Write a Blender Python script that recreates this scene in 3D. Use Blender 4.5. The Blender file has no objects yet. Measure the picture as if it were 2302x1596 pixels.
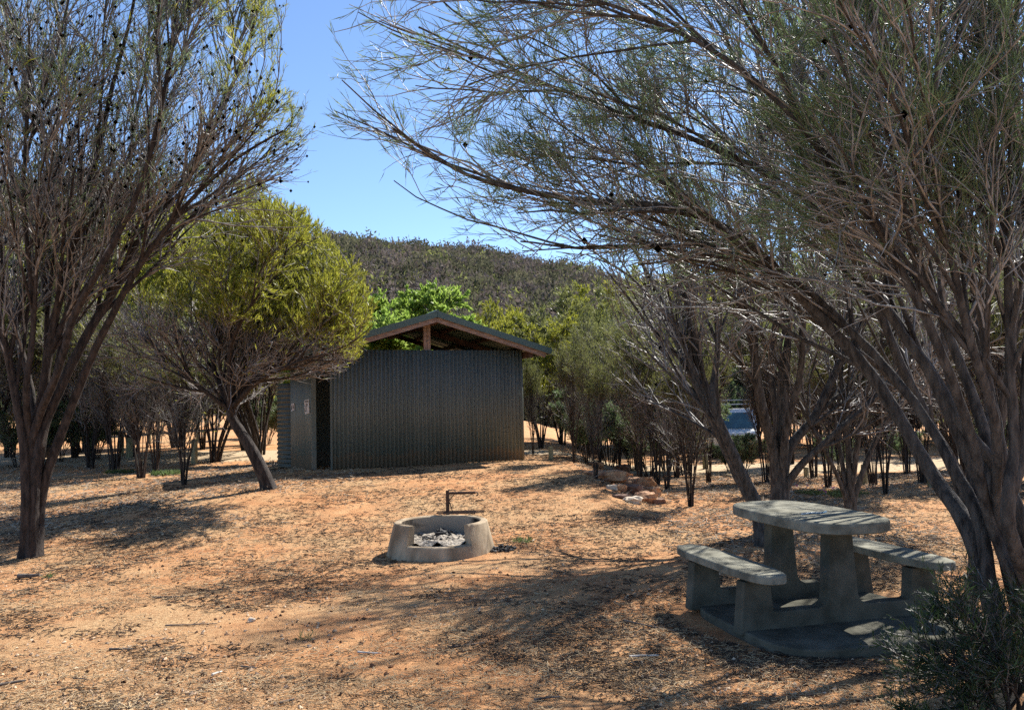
import bpy, bmesh, math, random
import numpy as np
from math import radians, sin, cos, pi, atan2, sqrt
from mathutils import Matrix, Vector

scene = bpy.context.scene
col = scene.collection

# ------------------------------------------------------------------ camera, sky, sun, exposure
FPX, CX, CY = 1915.0, 1151.0, 798.0            # focal length and centre, in photo units 2302 wide
PITCH, ROLL = radians(3.35), radians(1.3)
CAM = np.array([0.0, 0.0, 1.6])
FWD = np.array([0, cos(PITCH), sin(PITCH)]); UP0 = np.array([0, -sin(PITCH), cos(PITCH)]); RT0 = np.array([1.0, 0, 0])
RT = cos(ROLL) * RT0 - sin(ROLL) * UP0
UPV = sin(ROLL) * RT0 + cos(ROLL) * UP0
cam_data = bpy.data.cameras.new('camera')
cam = bpy.data.objects.new('camera', cam_data); col.objects.link(cam)
cam.matrix_world = Matrix(((RT[0], UPV[0], -FWD[0], CAM[0]), (RT[1], UPV[1], -FWD[1], CAM[1]), (RT[2], UPV[2], -FWD[2], CAM[2]), (0, 0, 0, 1)))
cam_data.sensor_width = 36; cam_data.lens = 36 * FPX / 2302; cam_data.clip_end = 2000; cam_data.clip_start = 0.05
scene.camera = cam
SUN_AZ, SUN_EL = radians(38), radians(46)      # azimuth measured from +Y towards +X
world = bpy.data.worlds.new('World'); scene.world = world; world.use_nodes = True
wn = world.node_tree; bg = wn.nodes['Background']
sky = wn.nodes.new('ShaderNodeTexSky'); sky.sky_type = 'NISHITA'; sky.sun_disc = False
sky.sun_elevation = SUN_EL; sky.sun_rotation = SUN_AZ
sky.air_density = 0.9; sky.dust_density = 0.1; sky.ozone_density = 4.0; sky.altitude = 1200
wn.links.new(sky.outputs[0], bg.inputs[0]); bg.inputs[1].default_value = 0.105
sun_data = bpy.data.lights.new('sun', 'SUN'); sun_data.energy = 5.0; sun_data.angle = radians(0.53); sun_data.color = (1.0, 0.95, 0.87)
sun = bpy.data.objects.new('sun', sun_data); col.objects.link(sun)
sd = Vector((sin(SUN_AZ) * cos(SUN_EL), cos(SUN_AZ) * cos(SUN_EL), sin(SUN_EL)))
sun.rotation_euler = sd.to_track_quat('Z', 'Y').to_euler(); sun.location = (8, 8, 20)
vs = scene.view_settings
vs.view_transform = 'Standard'; vs.look = 'None'; vs.exposure = 1.1; vs.gamma = 1.0; vs.use_curve_mapping = False
try:
    scene.cycles.max_bounces = 6; scene.cycles.transparent_max_bounces = 6; scene.cycles.diffuse_bounces = 3
    scene.cycles.use_denoising = False
except Exception: pass

# ------------------------------------------------------------------ geometry of the photo
def P(x, y, d):
    return CAM + d * (FWD + (x - CX) / FPX * RT + (CY - y) / FPX * UPV)
def S(t):
    t = np.clip(t, 0, 1); return t * t * (3 - 2 * t)
def vnoise(x, y, seed=0):
    x = np.asarray(x, float); y = np.asarray(y, float)
    xi = np.floor(x).astype(np.int64); yi = np.floor(y).astype(np.int64); fx = S(x - xi); fy = S(y - yi)
    def h(a, b):
        n = (a * 374761393 + b * 668265263 + seed * 1442695041) & 0x7fffffff
        n = ((n ^ (n >> 13)) * 1274126177) & 0x7fffffff
        return ((n ^ (n >> 16)) & 0xffff) / 65535.0
    return (h(xi, yi) * (1 - fx) + h(xi + 1, yi) * fx) * (1 - fy) + (h(xi, yi + 1) * (1 - fx) + h(xi + 1, yi + 1) * fx) * fy
def terrain(x, y):
    x = np.asarray(x, float); y = np.asarray(y, float)
    z = 0.33 * S((y - 9.3) / 6.3) * (1 - S((x - 1.2) / 1.1)) * S((x + 9) / 5) * (1 - S((y - 21) / 5))
    z = z - 0.45 * S((y - 14) / 11) * S((x - 1.2) / 2.5) * (1 - S((y - 60) / 40))
    z = z + 0.028 * np.maximum(0, y - 27) * S((4 - x) / 10)
    z = z + 0.05 * (vnoise(x * .55, y * .55, 3) - .5) + 0.03 * (vnoise(x * 1.7, y * 1.7, 5) - .5) + 0.012 * (vnoise(x * 5, y * 5, 8) - .5)
    return z
def tz(x, y): return float(terrain(x, y))
def G(x, y):
    """point of the ground seen at photo position x, y"""
    v = P(x, y, 1) - CAM; t = 8.0
    for _ in range(60):
        q = CAM + t * v; gz = tz(q[0], q[1]); t += 0.5 * (gz - q[2]) / min(v[2], -0.02)
    q = CAM + t * v; q[2] = tz(q[0], q[1]); return q

# ------------------------------------------------------------------ materials
def nodes_of(name):
    m = bpy.data.materials.new(name); m.use_nodes = True
    return m, m.node_tree, m.node_tree.nodes['Principled BSDF']
def ramp(nt, fac, stops):
    r = nt.nodes.new('ShaderNodeValToRGB'); e = r.color_ramp.elements
    while len(e) < len(stops): e.new(0.5)
    for el, (p, c) in zip(e, stops): el.position = p; el.color = (*c, 1)
    nt.links.new(fac, r.inputs[0]); return r.outputs[0]
def noise(nt, scale, detail=4, rough=.55, vec=None, stretch=None, dist=0):
    n = nt.nodes.new('ShaderNodeTexNoise'); n.inputs['Scale'].default_value = scale; n.inputs['Detail'].default_value = detail
    n.inputs['Roughness'].default_value = rough; n.inputs['Distortion'].default_value = dist
    tc = nt.nodes.new('ShaderNodeTexCoord'); v = tc.outputs['Object']
    if stretch:
        mp = nt.nodes.new('ShaderNodeMapping'); mp.inputs['Scale'].default_value = stretch; nt.links.new(v, mp.inputs[0]); v = mp.outputs[0]
    nt.links.new(v, n.inputs['Vector']); return n.outputs[0]
def bump(nt, h, strength, dist, target):
    b = nt.nodes.new('ShaderNodeBump'); b.inputs['Strength'].default_value = strength; b.inputs['Distance'].default_value = dist
    nt.links.new(h, b.inputs['Height']); nt.links.new(b.outputs[0], target.inputs['Normal'])
def mix(nt, a, b, fac):
    m = nt.nodes.new('ShaderNodeMix'); m.data_type = 'RGBA'
    nt.links.new(a, m.inputs[6]); nt.links.new(b, m.inputs[7])
    if isinstance(fac, float): m.inputs[0].default_value = fac
    else: nt.links.new(fac, m.inputs[0])
    return m.outputs[2]
def mat(name, c0, c1, scale=8, rough=.8, bstr=0, bscale=40, bdist=.01, metal=0, stretch=None, spec=.3, lo=.35, hi=.65):
    m, nt, p = nodes_of(name)
    nt.links.new(ramp(nt, noise(nt, scale, stretch=stretch), [(lo, c0), (hi, c1)]), p.inputs['Base Color'])
    p.inputs['Roughness'].default_value = rough; p.inputs['Metallic'].default_value = metal; p.inputs['Specular IOR Level'].default_value = spec
    if bstr: bump(nt, noise(nt, bscale, stretch=stretch), bstr, bdist, p)
    return m
def leafmat(name, stops, trans=.5, scale=2.5, spec=.35, rough=.45):
    m, nt, p = nodes_of(name)
    oi = nt.nodes.new('ShaderNodeObjectInfo')
    n = noise(nt, scale, 3); n2 = noise(nt, scale * 16, 1)
    ma = nt.nodes.new('ShaderNodeMath'); ma.operation = 'MULTIPLY_ADD'; ma.inputs[1].default_value = .45; nt.links.new(n2, ma.inputs[0]); 
    mb = nt.nodes.new('ShaderNodeMath'); mb.operation = 'MULTIPLY'; mb.inputs[1].default_value = .55; nt.links.new(n, mb.inputs[0]); nt.links.new(mb.outputs[0], ma.inputs[2])
    c = ramp(nt, ma.outputs[0], stops)
    nt.links.new(c, p.inputs['Base Color']); p.inputs['Roughness'].default_value = rough; p.inputs['Specular IOR Level'].default_value = spec
    t = nt.nodes.new('ShaderNodeBsdfTranslucent'); nt.links.new(c, t.inputs[0])
    a = nt.nodes.new('ShaderNodeMixShader'); a.inputs[0].default_value = trans
    nt.links.new(p.outputs[0], a.inputs[1]); nt.links.new(t.outputs[0], a.inputs[2])
    nt.links.new(a.outputs[0], nt.nodes['Material Output'].inputs[0]); return m

M = {}
M['bark'] = mat('bark', (.014, .011, .010), (.060, .047, .040), 9, .85, .9, 30, .02, stretch=(3, 3, .7))
M['bark_light'] = mat('bark_light', (.03, .022, .019), (.11, .08, .065), 11, .8, .8, 34, .012, stretch=(3, 3, .7))
M['twig'] = mat('twig', (.045, .041, .037), (.19, .175, .16), 14, .6, spec=.5)
M['twig_pale'] = mat('twig_pale', (.10, .09, .084), (.33, .295, .28), 10, .65, spec=.4)
M['bark_grey'] = mat('bark_grey', (.026, .023, .021), (.105, .094, .083), 9, .85, .9, 30, .02, stretch=(3, 3, .7))
M['twig_mid'] = mat('twig_mid', (.065, .06, .056), (.25, .235, .22), 14, .55, spec=.5)
M['twig_grey'] = mat('twig_grey', (.10, .097, .094), (.34, .33, .315), 14, .55, spec=.5)
M['leaf_grey'] = leafmat('leaf_grey', [(.3, (.06, .09, .042)), (.5, (.14, .20, .09)), (.7, (.27, .34, .16))], .52)
M['pod'] = mat('pod', (.012, .010, .009), (.04, .03, .025), 20, .8)
M['leaf_dark'] = leafmat('leaf_dark', [(.3, (.03, .05, .018)), (.5, (.075, .11, .035)), (.7, (.15, .185, .055))], .48)
M['leaf_yellow'] = leafmat('leaf_yellow', [(.3, (.12, .14, .016)), (.5, (.27, .28, .035)), (.7, (.44, .42, .075))], .55)
M['leaf_bright'] = leafmat('leaf_bright', [(.3, (.13, .22, .03)), (.5, (.29, .41, .07)), (.7, (.50, .58, .18))], .55)
M['leaf_olive'] = leafmat('leaf_olive', [(.3, (.08, .098, .03)), (.5, (.18, .195, .06)), (.7, (.31, .31, .12))], .52)
M['leaf_hill'] = leafmat('leaf_hill', [(.3, (.03, .036, .02)), (.5, (.10, .10, .06)), (.7, (.23, .205, .135))], .4, .15, .02, .9)
M['leaf_hill_grey'] = leafmat('leaf_hill_grey', [(.3, (.09, .072, .06)), (.6, (.24, .195, .17))], .2, .15, .02, .9)
M['leaf_shrub'] = leafmat('leaf_shrub', [(.3, (.012, .028, .012)), (.55, (.030, .055, .02)), (.75, (.06, .09, .03))], .3, 5)

# ------------------------------------------------------------------ mesh helpers
def new_obj(name, me, parent=None, loc=None):
    o = bpy.data.objects.new(name, me); col.objects.link(o)
    if parent is not None: o.parent = parent
    if loc is not None: o.location = loc
    return o
def tag(o, label=None, cat=None, group=None, kind=None):
    for k, v in (('label', label), ('category', cat), ('group', group), ('kind', kind)):
        if v: o[k] = v
    return o
def thing(name, label, cat, loc=(0, 0, 0), rz=0, group=None):
    o = bpy.data.objects.new(name, None); col.objects.link(o); o.location = tuple(float(v) for v in loc); o.rotation_euler = (0, 0, rz); o.empty_display_size = .2
    return tag(o, label, cat, group)
def np_mesh(name, V, F, mats, mi=None, smooth=True):
    """V (n,3); F (m,4) quads"""
    me = bpy.data.meshes.new(name)
    me.vertices.add(len(V)); me.vertices.foreach_set('co', np.ascontiguousarray(V, np.float32).ravel())
    k = F.shape[1]
    me.loops.add(F.size); me.loops.foreach_set('vertex_index', np.ascontiguousarray(F, np.int32).ravel())
    me.polygons.add(len(F)); me.polygons.foreach_set('loop_start', np.arange(len(F), dtype=np.int32) * k)
    for m in mats: me.materials.append(m)
    if mi is not None: me.polygons.foreach_set('material_index', np.ascontiguousarray(mi, np.int32))
    me.polygons.foreach_set('use_smooth', np.full(len(F), smooth, bool))
    me.update(calc_edges=True); return me
class MB:
    def __init__(s): s.v = []; s.f = []; s.sm = []
    def add(s, vs_, fs_, smooth=False):
        o = len(s.v); s.v += [tuple(map(float, v)) for v in vs_]; s.f += [tuple(i + o for i in f) for f in fs_]; s.sm += [smooth] * len(fs_)
    def box(s, x0, x1, y0, y1, z0, z1):
        s.add([(x0, y0, z0), (x1, y0, z0), (x1, y1, z0), (x0, y1, z0), (x0, y0, z1), (x1, y0, z1), (x1, y1, z1), (x0, y1, z1)],
              [(0, 3, 2, 1), (4, 5, 6, 7), (0, 1, 5, 4), (1, 2, 6, 5), (2, 3, 7, 6), (3, 0, 4, 7)])
    def beam(s, a, b, w, h, up=(0, 0, 1)):
        a = np.array(a, float); b = np.array(b, float); t = b - a; t /= np.linalg.norm(t); u = np.cross(t, up); u /= np.linalg.norm(u); v = np.cross(u, t)
        vs_ = [q + u * sx * w / 2 + v * sz * h / 2 for q in (a, b) for sx, sz in ((-1, -1), (1, -1), (1, 1), (-1, 1))]
        s.add(vs_, [(3, 2, 1, 0), (4, 5, 6, 7), (0, 1, 5, 4), (1, 2, 6, 5), (2, 3, 7, 6), (3, 0, 4, 7)])
    def tube(s, pts, rad, k=10, caps=True):
        pts = np.array(pts, float); n = len(pts); rad = np.broadcast_to(np.array(rad, float), (n,))
        T = np.gradient(pts, axis=0); T /= np.linalg.norm(T, axis=1)[:, None]
        ref = np.array([0.31, .53, .79]) if abs(T[0] @ np.array([0.31, .53, .79])) < .9 else np.array([1., 0, 0])
        vs_ = []
        for p_, t_, r_ in zip(pts, T, rad):
            u = np.cross(t_, ref); u /= np.linalg.norm(u); v = np.cross(t_, u)
            vs_ += [p_ + r_ * (cos(2 * pi * i / k) * u + sin(2 * pi * i / k) * v) for i in range(k)]
        fs_ = [(j * k + i, j * k + (i + 1) % k, (j + 1) * k + (i + 1) % k, (j + 1) * k + i) for j in range(n - 1) for i in range(k)]
        s.add(vs_, fs_, True)
        if caps:
            s.add(vs_[:k], [tuple(range(k))[::-1]]); s.add(vs_[-k:], [tuple(range(k))])
    def prism(s, outline, z0, z1, bev=0.0):
        """outline (x, y) counter-clockwise, extruded from z0 to z1 with a rounded top and bottom edge"""
        o = np.array(outline, float); n = len(o); c = o.mean(0)
        rings = [(z0, 1.0)] if not bev else [(z0, 1), (z0 + bev * .5, 0), (z1 - bev, 0), (z1 - bev * .3, .3), (z1, 1.0)]
        if not bev: rings = [(z0, 0), (z1, 0)]
        nrm = np.roll(o, -1, 0) - np.roll(o, 1, 0); nrm = np.stack([nrm[:, 1], -nrm[:, 0]], 1); nrm /= np.linalg.norm(nrm, axis=1)[:, None]
        vs_ = [(q[0], q[1], z) for z, k in rings for q in (o - nrm * bev * k)]
        fs_ = [(j * n + i, j * n + (i + 1) % n, (j + 1) * n + (i + 1) % n, (j + 1) * n + i) for j in range(len(rings) - 1) for i in range(n)]
        s.add(vs_, fs_, False); s.add(vs_[:n], [tuple(range(n))[::-1]]); s.add(vs_[-n:], [tuple(range(n))])
    def mesh(s, name, m):
        me = bpy.data.meshes.new(name); me.from_pydata(s.v, [], s.f); me.materials.append(m)
        me.polygons.foreach_set('use_smooth', s.sm); me.update(); return me
    def build(s, name, m, parent=None, loc=None): return new_obj(name, s.mesh(name, m), parent, loc)
def unit(a): return a / np.maximum(np.linalg.norm(a, axis=-1, keepdims=True), 1e-9)
def tubes(Pt, R, k, rng, ridge=0):
    N, Sg, _ = Pt.shape
    T = unit(np.gradient(Pt, axis=1)); ref = unit(rng.normal(size=(N, 1, 3)))
    ref = unit(ref - (ref * T[:, Sg // 2:Sg // 2 + 1]).sum(-1, keepdims=True) * T[:, Sg // 2:Sg // 2 + 1])
    u = unit(np.cross(T, ref)); v = np.cross(T, u)
    a = np.arange(k) * 2 * pi / k
    if ridge:
        sg = np.arange(Sg)[None, :, None]; aa = a[None, None]; ph = rng.uniform(0, 6, (N, 1, 1)); fl = 1 + 2.0 * np.exp(-sg / Sg * 22)
        md = 1 + ridge * fl * (.6 * np.cos(3 * aa + ph + sg * .09) + .5 * np.cos(5 * aa + ph * 2 - sg * .06) + .45 * np.cos(9 * aa + ph * 3 + np.sin(sg * .5 + ph) * .8)) + rng.normal(size=(N, Sg, k)) * ridge * .35
        R = R[:, :, None] * md
    else: R = R[:, :, None]
    V = Pt[:, :, None] + R[:, :, :, None] * (np.cos(a)[:, None] * u[:, :, None] + np.sin(a)[:, None] * v[:, :, None])
    base = (np.arange(N)[:, None, None] * Sg + np.arange(Sg - 1)[None, :, None]) * k
    i = np.arange(k)[None, None]; j = (i + 1) % k
    F = np.stack([base + i, base + j, base + k + j, base + k + i], -1).reshape(-1, 4)
    return V.reshape(-1, 3), F
def leaves(B, D, L, W, rng, curl=.15):
    n = len(B); side = unit(np.cross(D, rng.normal(size=(n, 3)))); nn = np.cross(D, side)
    L = L[:, None]; W = W[:, None]; c = nn * L * curl * rng.uniform(-1, 1, (n, 1))
    V = np.stack([B, B + D * L * .45 + side * W / 2, B + D * L + c, B + D * L * .45 - side * W / 2], 1).reshape(-1, 3)
    return V, np.arange(n * 4).reshape(n, 4)
def resample(pts, n):
    pts = np.array(pts, float); m = len(pts)
    q = np.vstack([2 * pts[0] - pts[1], pts, 2 * pts[-1] - pts[-2]]); out = []
    for t in np.linspace(0, m - 1 - 1e-6, n):
        i = int(t); f = t - i; a, b, c, d = q[i:i + 4]
        out.append(.5 * ((2 * b) + (-a + c) * f + (2 * a - 5 * b + 4 * c - d) * f * f + (-a + 3 * b - 3 * c + d) * f ** 3))
    return np.array(out)
def grow(rng, Pt, R, per, t0=.3, t1=1, ang=(15, 35), length=(.5, 1), segs=5, rr=.6, rmax=1, rtip=.0015, up=.2, out=None, wander=.12, keep=None, taper=.35, flat=0):
    N, Sg, _ = Pt.shape; n = N * per; pi_ = np.repeat(np.arange(N), per)
    t = rng.uniform(t0, t1, n) * (Sg - 1) * .999; i = t.astype(int); f = (t - i)[:, None]
    a = Pt[pi_, i]; b = Pt[pi_, i + 1]; pos = a * (1 - f) + b * f; T = unit(b - a)
    pr = R[pi_, i] * (1 - f[:, 0]) + R[pi_, i + 1] * f[:, 0]
    perp = rng.normal(size=(n, 3)); perp[:, 2] *= (1 - flat); perp = unit(perp - (perp * T).sum(-1, keepdims=True) * T)
    th = np.radians(rng.uniform(ang[0], ang[1], n))[:, None]; d = np.cos(th) * T + np.sin(th) * perp
    L = rng.uniform(length[0], length[1], n) * (1 - taper * (t / (Sg - 1) - t0) / max(1 - t0, .01))
    if keep is not None:
        m = keep(pos, rng); pos, d, L, pr = pos[m], d[m], L[m], pr[m]; n = len(pos)
    pts = [pos]; st = (L / (segs - 1))[:, None]
    upv = np.array([0, 0, 1.0]) if out is None else np.array(out, float)
    for s_ in range(segs - 1):
        d = unit(d + upv * up / segs + rng.normal(size=(n, 3)) * wander); pts.append(pts[-1] + d * st)
    Q = np.stack(pts, 1); r0 = np.clip(pr * rr * rng.uniform(.75, 1.1, n), rtip * 1.2, rmax)
    R2 = r0[:, None] * (1 - np.linspace(0, 1, segs)[None]) ** .8 + rtip
    return Q, R2
GAP_L = ([-100, 0, 100, 200, 270, 350, 430, 470], [650, 648, 645, 675, 712, 708, 680, 600])       # right edge of the left crown by height
GAP_RX, GAP_RY = [690, 720, 770, 830, 900, 980, 1060, 1230, 1400], [235, 290, 340, 410, 475, 535, 570, 610, 640]   # lower edge of the right crown
def edge_left(pos, rg, bough=False):
    x, y, z = to_px(pos); return (y > 470) | (x < np.interp(y, *GAP_L) + rg.normal(0, 10, len(x)))
def edge_right(pos, rg, bough=False):
    x, y, z = to_px(pos); xe = np.interp(y, [-100, 0, 80, 150, 240], [830, 780, 740, 700, 695]); ye = np.interp(x, GAP_RX, GAP_RY)
    dd = np.minimum((x - xe) / 1.4, np.where(x < 1350, (ye - y), 400)) + rg.normal(0, 12, len(x))
    return (dd > 0) & (bough | (rg.uniform(size=len(x)) < np.clip(.36 + dd / 420, 0, 1)))
def edge_mallee(pos, rg, bough=False):
    x, y, z = to_px(pos); xe = np.interp(y, [430, 470, 520, 560, 620, 680, 750, 800, 860, 900], [600, 690, 735, 775, 822, 842, 838, 815, 765, 740]); return (x < xe + rg.normal(0, 8, len(x))) & ((x < 590) | (y < np.interp(x, [590, 640, 700, 760, 830], [880, 868, 866, 860, 845]) + rg.normal(0, 6, len(x))))
def make_tree(name, label, cat, base, stems, levels, leaf, seed, group=None, bark='bark', twig='twig', leafm='leaf_dark', trunk_levels=1, pods=0, k0=9, wob=.015, S0=18, edge=None, flare=0, ridge=0):
    """stems: (points, radius at foot, radius at tip); levels: dicts for grow(); leaf: dict(n, t0, ang, len, wid, keep)"""
    rng = np.random.default_rng(seed); base = np.array(base, float)
    root = thing(name, label, cat, base, 0, group)
    SP = np.stack([resample(p_, S0) for p_, _, _ in stems]) - base
    SP[:, 1:] += np.cumsum(rng.normal(size=(len(stems), S0 - 1, 3)) * wob * .36 * sqrt(18 / S0), axis=1)
    tt = np.linspace(0, 1, S0)[None]
    SR = np.stack([a + (b - a) * tt[0] ** .95 for _, a, b in stems])
    if flare: SR = SR * (1 + flare * np.exp(-tt * 14))
    SR = SR * (1 + rng.normal(size=SR.shape) * .02)
    TV, TF = tubes(SP, SR, k0, rng, ridge); tv, tf = [TV], [TF]; nt_ = len(TV)
    cv, cf, cm = [], [], []; nc = 0
    cur = (SP, SR); allb = []
    for li, lv in enumerate(levels):
        lv = dict(lv); kk = lv.pop('k', 3); kp = lv.pop('keep', None); src = lv.pop('src', None); side = lv.pop('mat', 0)
        if kp is not None: lv['keep'] = (lambda kp: lambda pos, rg: kp(pos + base, rg))(kp)
        s_ = cur if src is None else (allb[src] if src >= 0 else (SP, SR))
        Q, R2 = grow(rng, s_[0], s_[1], **lv)
        if edge is not None:
            m = edge(Q[:, -1] + base, rng, li == 0); Q, R2 = Q[m], R2[m]
        allb.append((Q, R2)); cur = (Q, R2)
        v, f = tubes(Q, R2, kk, rng)
        if li < trunk_levels: tv.append(v); tf.append(f + nt_); nt_ += len(v)
        else: cv.append(v); cf.append(f + nc); nc += len(v); cm.append(np.full(len(f), side))
    for lf in (leaf if isinstance(leaf, list) else [leaf]):
        Q, R2 = allb[lf.get('src', -1)]; N, Sg, _ = Q.shape; n = N * lf['n']; pi_ = np.repeat(np.arange(N), lf['n'])
        t = rng.uniform(lf.get('t0', .3), 1, n) * (Sg - 1) * .999; i = t.astype(int); f = (t - i)[:, None]
        a, b = Q[pi_, i], Q[pi_, i + 1]; pos = a * (1 - f) + b * f; T = unit(b - a)
        if 'keep' in lf:
            m = lf['keep'](pos + base, rng); pos, T = pos[m], T[m]; n = len(pos)
        pr_ = rng.normal(size=(n, 3)); pr_ = unit(pr_ - (pr_ * T).sum(-1, keepdims=True) * T)
        th = np.radians(rng.uniform(*lf.get('ang', (20, 55)), n))[:, None]; D = unit(np.cos(th) * T + np.sin(th) * pr_ + np.array([0, 0, lf.get('up', .1)]))
        v, f = leaves(pos, D, rng.uniform(*lf['len'], n), rng.uniform(*lf['wid'], n), rng)
        cv.append(v); cf.append(f + nc); nc += len(v); cm.append(np.full(len(f), lf.get('mat', 1)))
    if pods:
        Q = allb[-1][0]; N = len(Q); idx = rng.integers(0, N, pods); pos = Q[idx, rng.integers(1, Q.shape[1], pods)]
        r = rng.uniform(.012, .024, pods)[:, None]; ax = [np.array(v_, float) for v_ in ((1, 0, 0), (0, 1, 0), (-1, 0, 0), (0, -1, 0), (0, 0, 1.2), (0, 0, -1.2))]
        v = np.stack([pos + r * a_ for a_ in ax], 1).reshape(-1, 3); b6 = np.arange(pods)[:, None] * 6
        f = np.concatenate([b6 + np.array([[4, 0, 5, 1]]), b6 + np.array([[4, 1, 5, 2]]), b6 + np.array([[4, 2, 5, 3]]), b6 + np.array([[4, 3, 5, 0]]), b6 + np.array([[0, 1, 2, 3]])])
        cv.append(v); cf.append(f + nc); nc += len(v); cm.append(np.full(len(f), 2))
    new_obj('trunk', np_mesh('trunk', np.vstack(tv), np.vstack(tf), [M[bark]]), root)
    new_obj('crown', np_mesh('crown', np.vstack(cv), np.vstack(cf), [M[twig], M[leafm], M['pod'], M['leaf_yellow'], M['twig_pale']], np.concatenate(cm)), root)
    return root
def copy_tree(src, loc, rz, sc, label, group):
    r = src.copy(); col.objects.link(r); r.location = tuple(float(v) for v in loc); r.rotation_euler = (0, 0, rz); r.scale = (sc, sc, sc) if not isinstance(sc, tuple) else sc
    for ch in src.children:
        c = ch.copy(); col.objects.link(c); c.parent = r
    r['label'] = label; r['group'] = group
    return r

# ------------------------------------------------------------------ ground, road, hill
def ground_material():
    m, nt, p = nodes_of('red_dirt')
    big = noise(nt, .55, 5, .6); mid = noise(nt, 3.2, 6, .65); fine = noise(nt, 38, 6, .7); grit = noise(nt, 130, 3, .7)
    dirt = ramp(nt, mid, [(.3, (.38, .160, .07)), (.5, (.53, .255, .112)), (.7, (.64, .37, .18))])
    straw = ramp(nt, fine, [(.33, (.11, .065, .038)), (.45, (.42, .27, .14)), (.6, (.60, .43, .235)), (.72, (.74, .58, .36))])
    fac = ramp(nt, big, [(.42, (.08,) * 3), (.62, (.7,) * 3)])
    c = mix(nt, dirt, straw, fac)
    sp = ramp(nt, grit, [(.30, (.25,) * 3), (.42, (1,) * 3)])
    mm = nt.nodes.new('ShaderNodeMix'); mm.data_type = 'RGBA'; mm.blend_type = 'MULTIPLY'; mm.inputs[0].default_value = .75
    nt.links.new(c, mm.inputs[6]); nt.links.new(sp, mm.inputs[7])
    nt.links.new(mm.outputs[2], p.inputs['Base Color']); p.inputs['Roughness'].default_value = .95; p.inputs['Specular IOR Level'].default_value = .1
    ad = nt.nodes.new('ShaderNodeMath'); ad.operation = 'ADD'; nt.links.new(fine, ad.inputs[0]); nt.links.new(grit, ad.inputs[1])
    bump(nt, ad.outputs[0], .9, .02, p); return m
M['ground'] = ground_material()
def axis_pts(lo, hi, c0, c1, fine, grow_=1.12):
    a = list(np.arange(c0, c1, fine)); s_ = fine; x = c1
    while x < hi: a.append(x); s_ *= grow_; x += s_
    a.append(hi); s_ = fine; x = c0 - fine; b = []
    while x > lo: b.append(x); s_ *= grow_; x -= s_
    b.append(lo); return np.array(b[::-1] + a)
xs = axis_pts(-420, 420, -7, 7, .11); ys = axis_pts(-30, 430, 3, 17, .11)
XX, YY = np.meshgrid(xs, ys); ZZ = terrain(XX, YY) - np.maximum(0, YY - 70) * .03
nx, ny = len(xs), len(ys); ii = (np.arange(ny - 1)[:, None] * nx + np.arange(nx - 1)[None]).ravel()
tag(new_obj('ground', np_mesh('ground', np.stack([XX, YY, ZZ], -1).reshape(-1, 3), np.stack([ii, ii + 1, ii + nx + 1, ii + nx], 1), [M['ground']])), kind='structure')
# gravel road behind the trees
M['road'] = mat('gravel', (.36, .25, .15), (.56, .43, .28), 30, .95, .8, 60, .02, spec=.1)
rd = []; rx = np.linspace(-45, 45, 181); rw = np.linspace(-2.6, 2.6, 27)
for x in rx:
    yc = 29.5 - 4.2 * S((x + 4) / 10) + .03 * max(0, -x - 10) + 1.5 * S((x - 8) / 14)
    for w in rw:
        rd.append((x, yc + w, tz(x, yc + w) + .035 - .06 * abs(w / 2.6) ** 4))
ii = (np.arange(180)[:, None] * 27 + np.arange(26)[None]).ravel()
tag(new_obj('road', np_mesh('road', np.array(rd), np.stack([ii, ii + 27, ii + 28, ii + 1], 1), [M['road']])), kind='structure')
# hill
M['hill'] = mat('hill_soil', (.10, .072, .05), (.30, .20, .13), .12, .95, spec=.1)
HX = [-900, -200, 0, 200, 340, 420, 520, 640, 745, 850, 950, 1050, 1150, 1240, 1400, 1700, 2300, 3200]
HY = [450, 440, 415, 420, 450, 490, 530, 552, 570, 577, 592, 608, 628, 642, 672, 700, 720, 720]
def hill_z(az, d):
    px = CX + np.tan(az) * FPX; el = (CY + 112 - np.interp(px, HX, HY)) / FPX
    Hh = 1.6 + 215 * el; t = (d - 62) / 153
    return -4 + (Hh + 4) * np.where(t < 1, S(t) * .5 + np.clip(t, 0, 1) * .5, 1 - .15 * (t - 1)) + 2.5 * (vnoise(az * 30, d * .04, 11) - .5) * np.clip(t, 0, 1)
AZ = np.linspace(-.85, .85, 120); DD = np.linspace(55, 330, 56); A2, D2 = np.meshgrid(AZ, DD)
HV = np.stack([D2 * np.tan(A2), D2, hill_z(A2, D2)], -1).reshape(-1, 3)
ii = (np.arange(55)[:, None] * 120 + np.arange(119)[None]).ravel()
tag(new_obj('hill', np_mesh('hill', HV, np.stack([ii, ii + 1, ii + 121, ii + 120], 1), [M['hill']])), kind='structure')
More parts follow.
